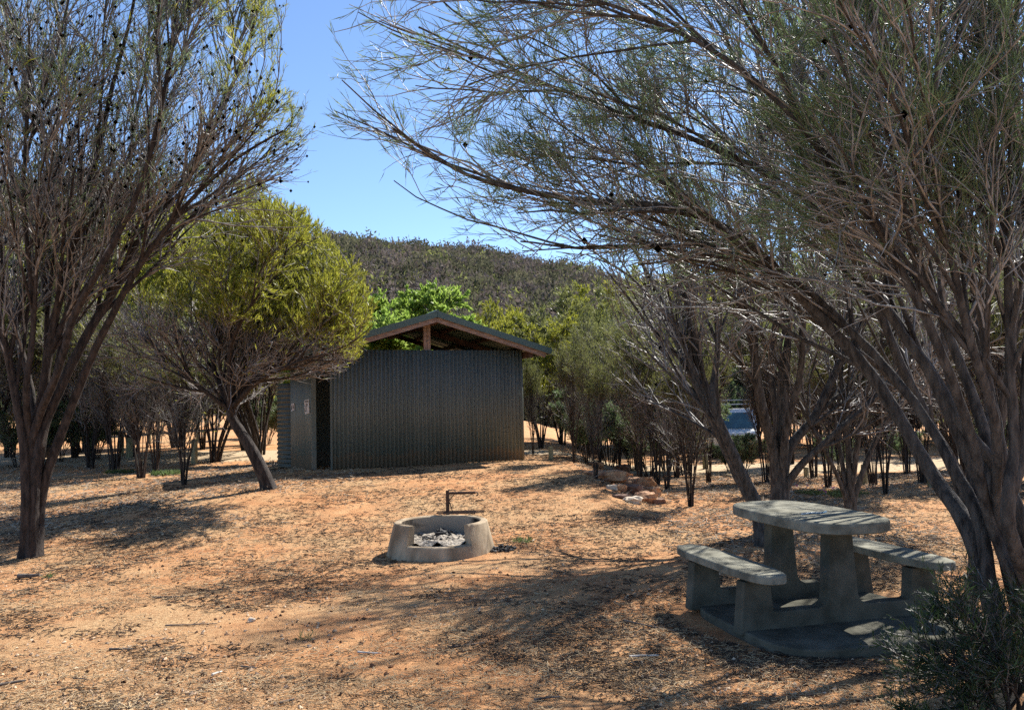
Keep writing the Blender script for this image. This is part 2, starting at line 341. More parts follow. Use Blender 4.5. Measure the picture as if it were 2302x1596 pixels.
def hill_wood():
    rng = np.random.default_rng(5); n = 4200
    az = np.concatenate([rng.uniform(-.60, .60, n * 2 // 3), rng.uniform(-.22, .10, n - n * 2 // 3)]); d = 70 + 155 * rng.uniform(0, 1, n) ** .75
    x = d * np.tan(az); z = hill_z(az, d); Vs, Fs, Ms = [], [], []; o = 0
    kind = (rng.uniform(size=n) + .5 * (vnoise(x * .06, d * .06, 21) - .5) > .66).astype(int)
    kind = np.where((kind == 0) & (rng.uniform(size=n) < .10), 2, kind)
    q = 120
    h = rng.uniform(2.8, 6.4, n) * (1 + .3 * (rng.uniform(size=n) > .9)); w = h * rng.uniform(.30, .52, n)
    th = rng.uniform(0, 2 * pi, (n, q)); ph = np.arccos(rng.uniform(-.75, 1, (n, q))); rad = rng.uniform(.45, 1, (n, q)) ** .6
    lob = 1 + .38 * np.sin(th * 3 + rng.uniform(0, 6, (n, 1))) * np.sin(ph * 2.5 + rng.uniform(0, 6, (n, 1)))
    B = np.stack([x[:, None] + w[:, None] * rad * lob * np.sin(ph) * np.cos(th), d[:, None] + w[:, None] * rad * lob * np.sin(ph) * np.sin(th), z[:, None] + h[:, None] * (.58 + .42 * rad * lob * np.cos(ph))], -1).reshape(-1, 3)
    D = unit(rng.normal(size=(n * q, 3)) + np.array([0, 0, .9])); L = rng.uniform(.45, 1.15, n * q); W = L * rng.uniform(.25, .5, n * q)
    V, F = leaves(B, D, L, W, rng); mi = np.repeat(kind, q)
    # thin trunks
    tp = np.stack([x, d, z - .3], -1); top = np.stack([x + rng.normal(size=n) * .3, d, z + h * .75], -1)
    TP = np.stack([tp, (tp + top) / 2 + rng.normal(size=(n, 3)) * .12, top], 1); tv, tf = tubes(TP, np.tile(np.array([.11, .08, .04]), (n, 1)), 3, rng)
    V2 = np.vstack([V, tv]); F2 = np.vstack([F, tf + len(V)]); mi = np.concatenate([mi, np.full(len(tf), 1)])
    tag(new_obj('hill_woodland', np_mesh('hill_woodland', V2, F2, [M['leaf_hill'], M['leaf_hill_grey'], M['leaf_olive']], mi)), 'dark grey-green scrubby woodland covering the hill behind the building', 'woodland', kind='stuff')
hill_wood()

# ------------------------------------------------------------------ toilet block
TB = np.array([-3.787, 17.80, .30]); TA = radians(21.7)
def tb(u, n, z=0): return np.array([TB[0] + u * cos(TA) - n * sin(TA), TB[1] + u * sin(TA) + n * cos(TA), TB[2] + z])
def iron_mat():
    m, nt, p = nodes_of('dark_green_iron')
    base = ramp(nt, noise(nt, 1.3, 5, .6, stretch=(3.5, 3.5, .35)), [(.3, (.098, .115, .102)), (.7, (.135, .152, .136))])
    tc = nt.nodes.new('ShaderNodeTexCoord'); sx = nt.nodes.new('ShaderNodeSeparateXYZ'); nt.links.new(tc.outputs['Object'], sx.inputs[0])
    ad = nt.nodes.new('ShaderNodeMath'); ad.operation = 'MULTIPLY_ADD'; ad.inputs[1].default_value = -.55; ad.inputs[2].default_value = 0; nt.links.new(noise(nt, 5, 5, .7, stretch=(1, 1, .25)), ad.inputs[0])
    a2 = nt.nodes.new('ShaderNodeMath'); a2.operation = 'ADD'; nt.links.new(ad.outputs[0], a2.inputs[0]); nt.links.new(sx.outputs[2], a2.inputs[1])
    f = ramp(nt, a2.outputs[0], [(0, (.28,) * 3), (.10, (0,) * 3)])
    dn = nt.nodes.new('ShaderNodeRGB'); dn.outputs[0].default_value = (.30, .17, .09, 1)
    nt.links.new(mix(nt, base, dn.outputs[0], f), p.inputs['Base Color']); p.inputs['Roughness'].default_value = .45; p.inputs['Specular IOR Level'].default_value = .4; return m
M['iron'] = iron_mat()
M['iron_trim'] = mat('dark_green_trim', (.075, .09, .078), (.09, .105, .092), 3, .4, spec=.45)
M['roof'] = mat('roof_iron', (.075, .115, .095), (.09, .135, .112), 2, .4, spec=.5)
M['timber'] = mat('red_timber', (.20, .13, .095), (.40, .28, .21), 6, .75, .4, 30, .006, stretch=(1, 1, 8))
M['timber_dark'] = mat('dark_timber', (.05, .028, .018), (.11, .06, .04), 6, .8, .3, 30, .006)
block = thing('toilet_block', 'dark green corrugated iron toilet block with open timber gable under a low roof', 'building', TB, TA)
SWA = atan2(.29, 1.24)
def corrugated(name, u0, u1, z0, z1, n_pos, m, pitch=.09, amp=.012, axis='u', thick=.0):
    k = int((u1 - u0) / pitch) * 8; t = np.linspace(u0, u1, k + 1); w = amp * np.sin((t - u0) / pitch * 2 * pi)
    rows = [z0, (z0 + z1) / 2, z1]
    V = []
    for z in rows:
        for a, b in zip(t, w): V.append((a, n_pos + b, z) if axis == 'u' else (n_pos + b, a, z))
    i = (np.arange(2)[:, None] * (k + 1) + np.arange(k)[None]).ravel()
    o = new_obj(name, np_mesh(name, np.array(V), np.stack([i, i + 1, i + k + 2, i + k + 1], 1), [m]), block)
    sm = o.modifiers.new('sheet', 'SOLIDIFY'); sm.thickness = .002; return o
corrugated('screen_wall', 0, 4.33, .05, 2.535, 0, M['iron'], amp=.019)
b = MB(); b.beam((-.012, 0, .03), (-.012, 0, 2.535), .04, .03, (0, 1, 0)); b.build('corner_trim', M['iron_trim'], block)
b = MB(); b.box(4.28, 4.32, .03, .07, -.12, 2.5); b.build('screen_post', M['timber_dark'], block)
b = MB(); b.box(.0, 4.28, .025, .075, .35, .42); b.box(.0, 4.28, .025, .075, 2.40, 2.47); b.build('screen_rail', M['timber_dark'], block)
sw = corrugated('side_wall', 0, 1.30, -.05, 2.45, 0, M['iron'], axis='n', amp=.006); sw.location = (-.34, .36, 0); sw.rotation_euler = (0, 0, SWA)
b = MB(); b.beam((-.32, .33, -.05), (-.32, .33, 2.45), .09, .07, (0, 1, 0)); b.build('door_jamb', M['iron'], block)
b = MB(); b.box(-.40, 4.3, 1.62, 1.70, -.3, 2.35); b.box(4.3, 4.38, 1.62, 3.9, -.3, 2.35); b.box(1.0, 1.08, 1.70, 3.9, -.3, 2.35); b.box(1.08, 4.3, 3.82, 3.9, -.3, 2.3); b.build('inner_wall', M['iron'], block)
b = MB(); b.box(-.45, 4.4, .28, 3.95, -.30, .02); b.build('floor_slab', M['timber_dark'], block)
AP = (2.2, 3.33); SL = .30; EL, ER = -1.12, 4.86; N0, N1 = -.42, 4.1
def roof_z(u): return AP[1] - SL * abs(u - AP[0])
def roof_sheet():
    k = 8; pitch = .076; nn = int((N1 - N0) / pitch) * 6; t = np.linspace(N0, N1, nn + 1); w = .008 * np.sin((t - N0) / pitch * 2 * pi)
    V = []
    for u in (EL, AP[0], ER):
        for a, c in zip(t, w): V.append((u, a, roof_z(u) + c))
    i = (np.arange(2)[:, None] * (nn + 1) + np.arange(nn)[None]).ravel()
    o = new_obj('roof', np_mesh('roof', np.array(V), np.stack([i, i + nn + 1, i + nn + 2, i + 1], 1), [M['roof']], smooth=False), block)
    sm = o.modifiers.new('sheet', 'SOLIDIFY'); sm.thickness = .003
    b = MB()
    for u0, u1 in ((EL, AP[0]), (AP[0], ER)):
        b.beam((u0, N0 - .012, roof_z(u0) - .045), (u1, N0 - .012, roof_z(u1) - .045), .02, .135)
    b.build('barge_cap', M['roof'], o)
    b = MB(); b.tube([(AP[0], N0 - .03, AP[1] + .012), (AP[0], N1, AP[1] + .012)], .035, 8); b.build('ridge_cap', M['roof'], o)
    for u in (EL - .02, ER + .02):
        b = MB(); b.box(u - .05, u + .05, N0, N1, roof_z(u) - .10, roof_z(u) - .012); b.build('gutter', M['roof'], o)
roof_sheet()
for u0, u1 in ((EL + .05, AP[0]), (AP[0], ER - .12)):
    b = MB(); b.beam((u0, N0 + .05, roof_z(u0) - .16), (u1, N0 + .05, roof_z(u1) - .16), .045, .11); b.build('barge_board', M['timber'], block)
b = MB()
for n_ in (1.66, 3.8):
    for u0, u1 in ((EL + .1, AP[0]), (AP[0], ER - .1)): b.beam((u0, n_, roof_z(u0) - .12), (u1, n_, roof_z(u1) - .12), .05, .12)
b.build('rafter', M['timber_dark'], block)
b = MB()
for u in (-.9, -.1, .7, 1.5, 2.9, 3.7, 4.5):
    b.box(u - .04, u + .04, N0 + .08, N1 - .1, roof_z(u) - .085, roof_z(u) - .012)
b.build('purlin', M['timber_dark'], block)
b = MB(); b.box(2.02, 2.09, .03, .10, 2.3, 3.10); b.box(2.10, 2.17, .03, .10, 2.3, 3.10); b.build('gable_post', M['timber'], block)
b = MB(); b.box(2.14, 2.26, N0 + .09, N1 - .1, 3.09, 3.24); b.build('ridge_beam', M['timber_dark'], block)
b = MB(); b.box(4.36, 4.45, N0 + .09, N1 - .1, 2.36, 2.50); b.build('eave_beam', M['timber_dark'], block)
b = MB(); b.tube([(1.28, 3.0, 2.2), (1.28, 3.0, 3.85)], .055, 12); p_ = b.build('vent_pipe', M['iron_trim'], block)
b = MB(); a = np.linspace(0, pi, 9); b.tube([(1.28, 3.0, 3.95 - .13 * cos(t)) for t in a], [max(.13 * sin(t), .01) for t in a], 14); b.build('vent_cap', M['iron_trim'], p_)
# signs on the side wall
M['sign_white'] = mat('sign_white', (.55, .50, .47), (.66, .61, .58), 6, .5)
M['sign_ink'] = mat('sign_ink', (.03, .02, .02), (.06, .035, .03), 6, .6)
def sign(name, label, n, z, w, h, marks, tilt):
    o = thing(name, label, 'sign', tb(-.34 - .234 * (n - .36) - .016, n, z), TA + SWA)
    b = MB(); b.beam((0, -w / 2, tilt * w / 2), (0, w / 2, -tilt * w / 2), .006, h); b.build('plate', M['sign_white'], o)
    b = MB()
    for (a0, a1, z0, z1) in marks:
        ac = (a0 + a1) / 2; b.box(-.0085, -.0038, a0, a1, z0 - tilt * ac, z1 - tilt * ac)
    b.build('print', M['sign_ink'], o)
sign('notice_sign', 'tall white printed notice beside the toilet doorway', .62, 1.36, .26, .30, [(-.09, .10, .10, .125), (.03, .05, -.08, .08), (-.02, .015, .05, .06), (-.02, .015, .02, .03), (-.06, -.03, .06, .065), (-.06, -.03, .03, .035), (-.06, -.03, 0, .005), (.02, .08, -.10, -.07)], .1)
def figures():
    o = thing('pictogram_sign', 'small white pictogram sign near the outer corner of the side wall', 'sign', tb(-.34 - .234 * 1.08 - .016, 1.44, 1.36), TA + SWA)
    b = MB(); b.beam((0, -.1, .01), (0, .1, -.01), .006, .16); b.build('plate', M['sign_white'], o)
    for a_ in (-.045, .045):
        b = MB(); b.box(-.0085, -.0038, a_ - .012, a_ + .012, .035, .058); b.box(-.0085, -.0038, a_ - .02, a_ + .02, -.02, .03); b.box(-.0085, -.0038, a_ - .015, a_ - .003, -.06, -.018); b.box(-.0085, -.0038, a_ + .003, a_ + .015, -.06, -.018)
        b.build('pictogram', M['sign_ink'], o)
figures()
# water tank
c = P(625, 930, 20.4); tk = np.array([c[0] + .82, 20.4, 0]); tk[2] = tz(tk[0], tk[1]) - .02
M['tank'] = mat('tank_green', (.040, .050, .042), (.06, .07, .058), 3, .5, spec=.4)
b = MB(); zt = np.arange(0, 1.90, .0125); b.tube([(0, 0, z) for z in zt], [.80 + .012 * sin(z / .1 * 2 * pi) for z in zt], 48)
tank = b.build('water_tank', M['tank'], None, tuple(tk)); tag(tank, 'dark green corrugated round water tank behind the side of the toilet block', 'water tank')
b = MB(); b.tube([(0, 0, 1.90), (0, 0, 1.93), (0, 0, 2.0)], [.83, .83, .05], 40); b.build('lid', M['tank'], tank)

# ------------------------------------------------------------------ fire pit
M['concrete'] = mat('concrete', (.065, .064, .05), (.13, .125, .10), 5, .95, .25, 45, .003, spec=.05)
M['concrete_pit'] = mat('pit_concrete', (.20, .15, .10), (.42, .335, .235), 4, .95, .5, 50, .006, spec=.05, stretch=(1.6, 1.6, .5))
M['soot_concrete'] = mat('soot_concrete', (.022, .019, .017), (.36, .29, .22), 3.2, .95, .5, 50, .006, spec=.05, lo=.36, hi=.52)
M['rust'] = mat('rusty_steel', (.035, .022, .016), (.10, .05, .03), 20, .8, .4, 80, .003)
M['ash'] = mat('ash', (.10, .085, .07), (.50, .44, .36), 30, .95, 1.0, 40, .03)
M['char'] = mat('charcoal', (.008, .008, .008), (.03, .028, .027), 30, .75, .6, 40, .01, spec=.4)
FP = np.array([-.83, 9.52, 0.0]); FP[2] = tz(FP[0], FP[1]) - .01
pit = thing('fire_pit', 'round grey concrete fire pit with a notch cut in its front wall', 'fire pit', FP); pit.scale = (1, 1, .93)
def pit_ring():
    n = 120; ang = np.linspace(0, 2 * pi, n, endpoint=False) + .013; half = radians(37); front = -pi / 2
    V, F = [], []
    def col_(a, ztop):
        def ro(z): return .60 - .085 * z / .37
        def ri(z): return .455 - .02 * z / .37
        out = []
        for r, z in ((ro(-.08), -.08), (ro(ztop * .5), ztop * .5), (ro(ztop) + .0, ztop - .012), (ro(ztop) - .012, ztop), (ri(ztop) + .012, ztop), (ri(ztop), ztop - .012), (ri(.0), -.05)):
            out.append((r * cos(a), r * sin(a), z))
        return out
    steps = []
    for a in ang:
        d = (a - front + pi) % (2 * pi) - pi
        steps.append((a, .15 if abs(d) < half else .37))
    cols = []
    for i, (a, z) in enumerate(steps):
        pz = steps[i - 1][1]
        if pz != z: cols.append((a, pz))
        cols.append((a, z))
    m = len(cols)
    for a, z in cols: V += col_(a, z)
    for i in range(m):
        j = (i + 1) % m
        for q in range(6): F.append((i * 7 + q, j * 7 + q, j * 7 + q + 1, i * 7 + q + 1))
    inner = [k for k in range(len(F)) if k % 6 == 5]
    me = bpy.data.meshes.new('ring'); me.from_pydata(V, [], F); me.materials.append(M['concrete_pit']); me.materials.append(M['soot_concrete'])
    for k in inner: me.polygons[k].material_index = 1
    me.update()
    return new_obj('ring', me, pit)
pit_ring()
b = MB(); b.tube([(.03, .62, -.05), (.03, .62, .66)], .021, 10); b.build('post', M['rust'], pit)
b = MB(); b.tube([(.03, .62, .625), (.36, .56, .63)], .017, 8); b.tube([(.36, .56, .63), (.385, .555, .63), (.395, .553, .612), (.39, .553, .596), (.372, .556, .594)], .008, 6); b.tube([(.05, .61, .53), (.12, .60, .62)], .006, 6); b.build('swing_arm', M['rust'], pit)
b = MB(); b.box(-.02, .36, .50, .74, .377, .382)
for k in range(5): b.box(-.10, .46, .50 + k * .06, .507 + k * .06, .3825, .3885)
b.beam((.05, .62, .52), (.09, .62, .38), .01, .01, (0, 1, 0)); b.build('grill_plate', M['rust'], pit)
def lumps(name, n, c, spread, size, m, seed, label, cat, flat=.6, zc=None, kind=None):
    rng = np.random.default_rng(seed); bm = bmesh.new()
    for k in range(n):
        r, a = sqrt(rng.uniform()) , rng.uniform(0, 2 * pi); x, y = c[0] + spread[0] * r * cos(a), c[1] + spread[1] * r * sin(a)
        s_ = rng.uniform(*size); z = (tz(x, y) if zc is None else zc) + s_ * .25 * flat + (1 - r) * spread[2] * rng.uniform()
        mt = Matrix.Translation((x, y, z)) @ Matrix.Rotation(rng.uniform(0, 6), 4, 'Z') @ Matrix.Rotation(rng.uniform(-.5, .5), 4, 'X') @ Matrix.Diagonal((s_, s_ * rng.uniform(.5, .9), s_ * flat, 1))
        r_ = bmesh.ops.create_icosphere(bm, subdivisions=1, radius=.5, matrix=mt)
        for v in r_['verts']: v.co += Vector(rng.normal(size=3) * s_ * .09)
    me = bpy.data.meshes.new(name); bm.to_mesh(me); bm.free(); me.materials.append(m)
    return tag(new_obj(name, me), label, cat, kind=kind)
ac = []
rr_ = np.linspace(0, .47, 14); th_ = np.linspace(0, 2 * pi, 48, endpoint=False)
AV = [(r * cos(t), r * sin(t), .10 + .07 * vnoise(r * cos(t) * 9 + 20, r * sin(t) * 9 + 20, 4) + .03 * vnoise(r * cos(t) * 30 + 20, r * sin(t) * 30 + 20, 6)) for r in rr_ for t in th_]
AF = np.array([(i * 48 + j, i * 48 + (j + 1) % 48, (i + 1) * 48 + (j + 1) % 48, (i + 1) * 48 + j) for i in range(13) for j in range(48)])
tag(new_obj('ash_bed', np_mesh('ash_bed', np.array(AV), AF, [M['ash']]), loc=tuple(FP)), 'pale bed of ash and burnt twigs inside the fire pit', 'ash', kind='stuff')
lumps('charred_log', 7, (FP[0] - .02, FP[1] + .27), (.14, .07, .08), (.08, .17), M['char'], 3, 'black charred lumps of wood against the back of the pit', 'charred wood', zc=FP[2] + .13)
lumps('charred_scraps', 60, (FP[0], FP[1] + .05), (.36, .28, .02), (.02, .05), M['char'], 8, 'small black charcoal scraps scattered over the ash', 'charcoal', zc=FP[2] + .15, kind='stuff')
lumps('charcoal_heap', 90, (FP[0] + .66, FP[1] - .12), (.15, .18, .05), (.025, .06), M['char'], 4, 'heap of black charcoal raked out beside the right foot of the fire pit', 'charcoal', kind='stuff')

# ------------------------------------------------------------------ picnic table
TC = np.array([2.16, 6.42]); TR = atan2(.97, .25) - pi / 2     # local y = long axis (pointing away), local x = across
TR = -atan2(-.25, .97)
tz0 = tz(*TC)
def capsule(w, l, n=10, sq=.55):
    """outline of a plank with bowed sides and rounded ends"""
    pts = []
    for k in range(4 * n):
        a = 2 * pi * k / (4 * n); c_, s_ = cos(a), sin(a)
        pts.append((w / 2 * np.sign(c_) * abs(c_) ** sq, l / 2 * np.sign(s_) * abs(s_) ** sq))
    return pts
padR = TR
pad = MB(); pad.prism([(x, y) for x, y in capsule(1.55, 1.48, 12, .42)], -.10, .045, .012)
pado = pad.build('concrete_pad', M['concrete'], None, (TC[0] + .06, TC[1] - .24, tz0)); pado.rotation_euler = (0, 0, TR); tag(pado, 'low rounded grey concrete pad under the picnic table', 'slab')
table = thing('picnic_table', 'grey concrete picnic table with two attached benches on a concrete pad', 'picnic table', (TC[0], TC[1], tz0 + .045), TR)
M['table_top'] = mat('worn_concrete', (.12, .117, .094), (.27, .262, .21), 7, .95, .15, 60, .002, spec=.05)
b = MB(); b.prism(capsule(.70, 1.42, 12, .62), .635, .715, .018); b.build('tabletop', M['table_top'], table)
for sx in (-1, 1):
    b = MB(); o_ = [(x + sx * (.66 - .035 * (1 - (y / .68) ** 2) * 0), y) for x, y in capsule(.29, 1.36, 12, .6)]
    b.prism(o_, .345, .405, .014); b.build('bench_seat', M['table_top'], table)
def frame_outline():
    h = [(-.80, 0), (.80, 0)]
    r = [(.76, .355), (.565, .355), (.545, .15), (.53, .14), (.19, .14), (.14, .165), (.12, .21), (.092, .64)]
    l = [(-x, z) for x, z in reversed(r)]
    return h + r + l
for sy in (-1, 1):
    b = MB(); fo = frame_outline(); n = len(fo); y0, y1 = sy * .37 - .055, sy * .37 + .055
    vs_ = [(x, y0, z - .03) for x, z in fo] + [(x, y1, z - .03) for x, z in fo]
    b.add(vs_, [tuple(range(n)), tuple(range(2 * n - 1, n - 1, -1))] + [(i, i + n, (i + 1) % n + n, (i + 1) % n) for i in range(n)])
    ob = b.build('leg_frame', M['concrete'], table)
    bv = ob.modifiers.new('edge', 'BEVEL'); bv.width = .012; bv.segments = 2; bv.limit_method = 'ANGLE'
M['blue'] = mat('blue_plastic', (.05, .22, .42), (.08, .30, .5), 20, .4)
bl = P(1835, 1154, 6.2); M4 = MB(); zz = tz0 + .045 + .715 + .004
M4.tube([(TC[0] - .10, TC[1] - .22, zz), (TC[0] - .02, TC[1] - .18, zz + .002), (TC[0] + .07, TC[1] - .17, zz), (TC[0] + .12, TC[1] - .11, zz)], .004, 6)
tag(M4.build('cord', M['blue'], None), 'short pale blue cord lying on the picnic tabletop', 'cord')

# ------------------------------------------------------------------ bollards, rails, rocks
M['post'] = mat('treated_pine', (.14, .14, .085), (.30, .28, .17), 8, .85, .4, 40, .006, stretch=(2, 2, .4))
def bollard(x, y0, y1, w, label, cat='bollard', foot=None):
    g = G(x, y1); dist = (g - CAM) @ FWD; h = (y1 - y0) / FPX * dist; r = w / 2 / FPX * dist
    b = MB(); b.tube([(0, 0, -.15), (0, 0, h - .02), (.002, 0, h)], [r, r * .98, r * .85], 14)
    o = b.build('bollard', M['post'], None, tuple(g)); tag(o, label, cat, 'timber bollards along the gravel road'); return o
for a in [(437, 988, 1044, 14, 'round timber bollard left of the leaning tree trunk, nearest the tank'),
          (291, 984, 1031, 15, 'grey timber bollard among the thin stems, left one of a close pair'),
          (271, 975, 1012, 12, 'timber bollard at the gravel road edge below the far log rail'),
          (1239, 1004, 1034, 11, 'short greenish timber bollard just right of the toilet block wall'),
          (1586, 1022, 1056, 12, 'timber bollard in front of the parked vehicle wheel'),
          (1944, 1044, 1088, 14, 'pale square-topped timber bollard above the picnic table end'),
          (1813, 1050, 1074, 12, 'small timber bollard between stems behind the picnic table'),
          (2092, 1062, 1095, 13, 'timber bollard just left of the big leaning trunk')]: bollard(*a)
M['rail'] = mat('green_log', (.16, .19, .12), (.30, .33, .21), 6, .85, .3, 30, .006, stretch=(.4, 2, 2))
def log_rail(x0, x1, y, d, zoff, label):
    a = P(x0, y, d); c = P(x1, y - 1, d); g0, g1 = tz(a[0], a[1]), tz(c[0], c[1])
    root = thing('log_rail', label, 'rail', (a[0], a[1], g0), 0, 'log barrier rails')
    z0 = a[2] - g0; z1 = c[2] - g0
    b = MB(); b.tube([(0, 0, z0), ((c[0] - a[0]) / 2, 0, (z0 + z1) / 2 + .01), (c[0] - a[0], c[1] - a[1], z1)], .085, 10); b.build('rail', M['rail'], root)
    for f in (.08, .92):
        b = MB(); b.tube([((c[0] - a[0]) * f, .16, -.4), ((c[0] - a[0]) * f, .16, z0 + .02)], .08, 10); b.build('post', M['post'], root)
log_rail(322, 452, 942, 38, .5, 'long pale green log rail, the farther one beyond the road')
log_rail(190, 276, 974, 30, .5, 'shorter pale green log rail low beside the yellow shrub')
M['rock'] = mat('orange_rock', (.22, .10, .055), (.52, .31, .17), 9, .9, .9, 22, .02)
M['rock_pale'] = mat('pale_rock', (.40, .33, .25), (.58, .50, .40), 6, .9, .6, 14, .02)
M['rock_dark'] = mat('brown_rock', (.10, .06, .045), (.20, .12, .085), 6, .9, .6, 14, .02)
def rock(x, y, w, h, label, m, seed, dpt=.7, sink=.3, tilt=0, dz=0, group='retaining stones at the edge of the mound', name='rock'):
    g = G(x, y); d = (g - CAM) @ FWD; W, H = w / FPX * d, h / FPX * d * .85; rng = np.random.default_rng(seed)
    bm = bmesh.new(); bmesh.ops.create_cube(bm, size=1); bmesh.ops.subdivide_edges(bm, edges=bm.edges[:], cuts=2, use_grid_fill=True)
    for v in bm.verts:
        q = v.co.copy(); f = .45 + .55 * (.5 / max(q.length, .01)) ; v.co = q * (f * 1.12)
        v.co += Vector(rng.normal(size=3) * .065)
        v.co = Vector((v.co.x * W, v.co.y * W * dpt, v.co.z * H * (1 + sink)))
    me = bpy.data.meshes.new(name); bm.to_mesh(me); bm.free(); me.materials.append(M[m])
    me.polygons.foreach_set('use_smooth', [False] * len(me.polygons))
    o = new_obj(name, me, None, (g[0], g[1], g[2] + H * (.5 - sink * .5) + dz)); o.rotation_euler = (rng.uniform(-.1, .1), tilt, rng.uniform(-.5, .5))
    return tag(o, label, 'rock', group)
# photo position of the foot, width, height
for a in [(1358, 1078, 95, 24, 'long flat-topped slab of rock at the upper left of the stone row', 'rock', 1, .6),
          (1341, 1052, 30, 14, 'small reddish rock alone above the flat slab', 'rock', 2), (1402, 1064, 28, 22, 'rounded dark rock behind the right end of the slab', 'rock_dark', 3),
          (1398, 1084, 40, 22, 'orange rounded stone touching the slab end', 'rock', 4), (1415, 1090, 38, 22, 'orange stone second from the slab in the row', 'rock', 5),
          (1392, 1102, 30, 16, 'flat orange stone low at the front of the row middle', 'rock', 6), (1376, 1100, 22, 12, 'small pale stone lying in front of the row', 'rock_pale', 7),
          (1420, 1110, 44, 24, 'brown upright stone in the shaded middle of the row', 'rock_dark', 8), (1440, 1094, 60, 24, 'broad rounded orange boulder at the top of the lower group', 'rock', 9, .7),
          (1437, 1112, 46, 20, 'striped orange stone below the broad boulder', 'rock', 10), (1460, 1114, 44, 22, 'orange stone on the outer right side of the row', 'rock', 11),
          (1450, 1128, 50, 24, 'tilted orange stone near the lower end of the row', 'rock', 12), (1423, 1130, 38, 16, 'whitish stone lying at the front of the lower end', 'rock_pale', 13),
          (1478, 1132, 30, 14, 'dark red stone at the lowest right end of the row', 'rock_dark', 14), (1394, 1119, 40, 9, 'thin flat stone lying before the row', 'rock_dark', 15), (1388, 1058, 24, 10, 'small buried stone left of the dark rounded rock', 'rock', 16)]:
    rock(*a)

# ------------------------------------------------------------------ parked vehicle
M['white_paint'] = mat('white_paint', (.74, .74, .73), (.80, .80, .79), 3, .3, spec=.5)
M['glass'] = mat('windscreen_glass', (.02, .06, .07), (.05, .13, .15), 3, .05, spec=.9)
M['black'] = mat('black_plastic', (.012, .012, .013), (.025, .025, .026), 9, .6)
M['chrome'] = mat('steel', (.4, .4, .4), (.55, .55, .55), 9, .3, metal=1)
M['lamp'] = mat('lamp_glass', (.55, .55, .5), (.7, .7, .65), 9, .15, spec=.8)
M['orange'] = mat('orange_lens', (.5, .12, .02), (.6, .16, .03), 9, .3)
vg = P(1655, 1035, 30.0); VX, VY = vg[0], vg[1]; VZ = vg[2]; VZ = tz(VX, VY) - .22
van = thing('four_wheel_drive', 'white four wheel drive with roof rack parked behind the stems', 'vehicle', (VX - .05, VY, VZ), radians(-14))
def profile_body(name, prof, w, m, inset=0):
    """side profile (y, z) extruded across the width; front is -y"""
    b = MB(); n = len(prof)
    vs_ = [(-w / 2 + inset * max(0, z - 1.1), y, z) for y, z in prof] + [(w / 2 - inset * max(0, z - 1.1), y, z) for y, z in prof]
    b.add(vs_, [tuple(range(n))[::-1], tuple(range(n, 2 * n))] + [(i, (i + 1) % n, (i + 1) % n + n, i + n) for i in range(n)])
    o = b.build(name, m, van); bv = o.modifiers.new('edge', 'BEVEL'); bv.width = .035; bv.segments = 3; bv.limit_method = 'ANGLE'; return o
profile_body('body', [(-.0, .45), (-.02, .98), (.05, 1.12), (1.0, 1.20), (1.55, 1.82), (1.75, 1.93), (4.4, 1.93), (4.6, 1.75), (4.65, .45)], 1.78, M['white_paint'], .16)
b = MB(); b.add([(-.76, .985, 1.235), (.76, .985, 1.235), (.66, 1.515, 1.80), (-.66, 1.515, 1.80)], [(0, 1, 2, 3)]); b.build('windscreen', M['glass'], van)
for sx in (-1, 1):
    for (y0, y1) in ((1.5, 2.4), (2.5, 3.4), (3.5, 4.4)):
        b = MB(); x0, x1 = sx * .896, sx * .808; b.add([(x0, y0, 1.2), (x0, y1, 1.2), (x1, y1, 1.78), (x1, y0 + (.25 if y0 < 2 else 0), 1.78)], [(0, 1, 2, 3)]); b.build('side_window', M['glass'], van)
    for y in (.85, 3.7):
        b = MB(); b.tube([(sx * .62, y, .38), (sx * .64, y, .38), (sx * .86, y, .38), (sx * .90, y, .38)], [.34, .38, .38, .33], 28); w_ = b.build('wheel', M['black'], van)
        b = MB(); b.tube([(sx * .89, y, .38), (sx * .915, y, .38)], [.22, .18], 20); b.build('rim', M['chrome'], w_)
    b = MB(); b.tube([(sx * .66, -.055, .86), (sx * .66, 0.02, .86)], .10, 16); b.build('headlight', M['lamp'], van)
    b = MB(); b.box(sx * .97 - .09, sx * .97 + .09, 1.30, 1.42, 1.25, 1.45); b.build('mirror', M['black'], van)
b = MB(); b.box(-.5, .5, -.05, .0, .68, .96); b.build('grille', M['black'], van)
b = MB(); b.box(-.9, .9, -.22, -.03, .44, .62); b.tube([(-.75, -.2, .6), (-.7, -.22, 1.0), (.7, -.22, 1.0), (.75, -.2, .6)], .03, 8); b.build('bull_bar', M['black'], van)
b = MB()
for sx in (-1, 1):
    b.tube([(sx * .66, 1.7, 2.10), (sx * .66, 4.4, 2.10)], .018, 6); b.tube([(sx * .66, 1.7, 2.26), (sx * .66, 4.4, 2.26)], .018, 6)
    for y in (1.7, 2.6, 3.5, 4.4): b.tube([(sx * .66, y, 1.92), (sx * .66, y, 2.26)], .014, 6)
for y in np.linspace(1.7, 4.4, 10): b.tube([(-.66, y, 2.10), (.66, y, 2.10)], .014, 6)
b.tube([(-.66, 1.7, 2.26), (.66, 1.7, 2.26)], .018, 6); b.build('roof_rack', M['chrome'], van)
b = MB(); b.box(-.72, -.60, 1.62, 1.70, 2.0, 2.1); b.build('marker_light', M['orange'], van)

# ------------------------------------------------------------------ trees
def PX(*pts): return [P(*p) for p in pts]
def to_px(pos):
    v = pos - CAM; z = v @ FWD; return CX + FPX * (v @ RT) / z, CY - FPX * (v @ UPV) / z, z

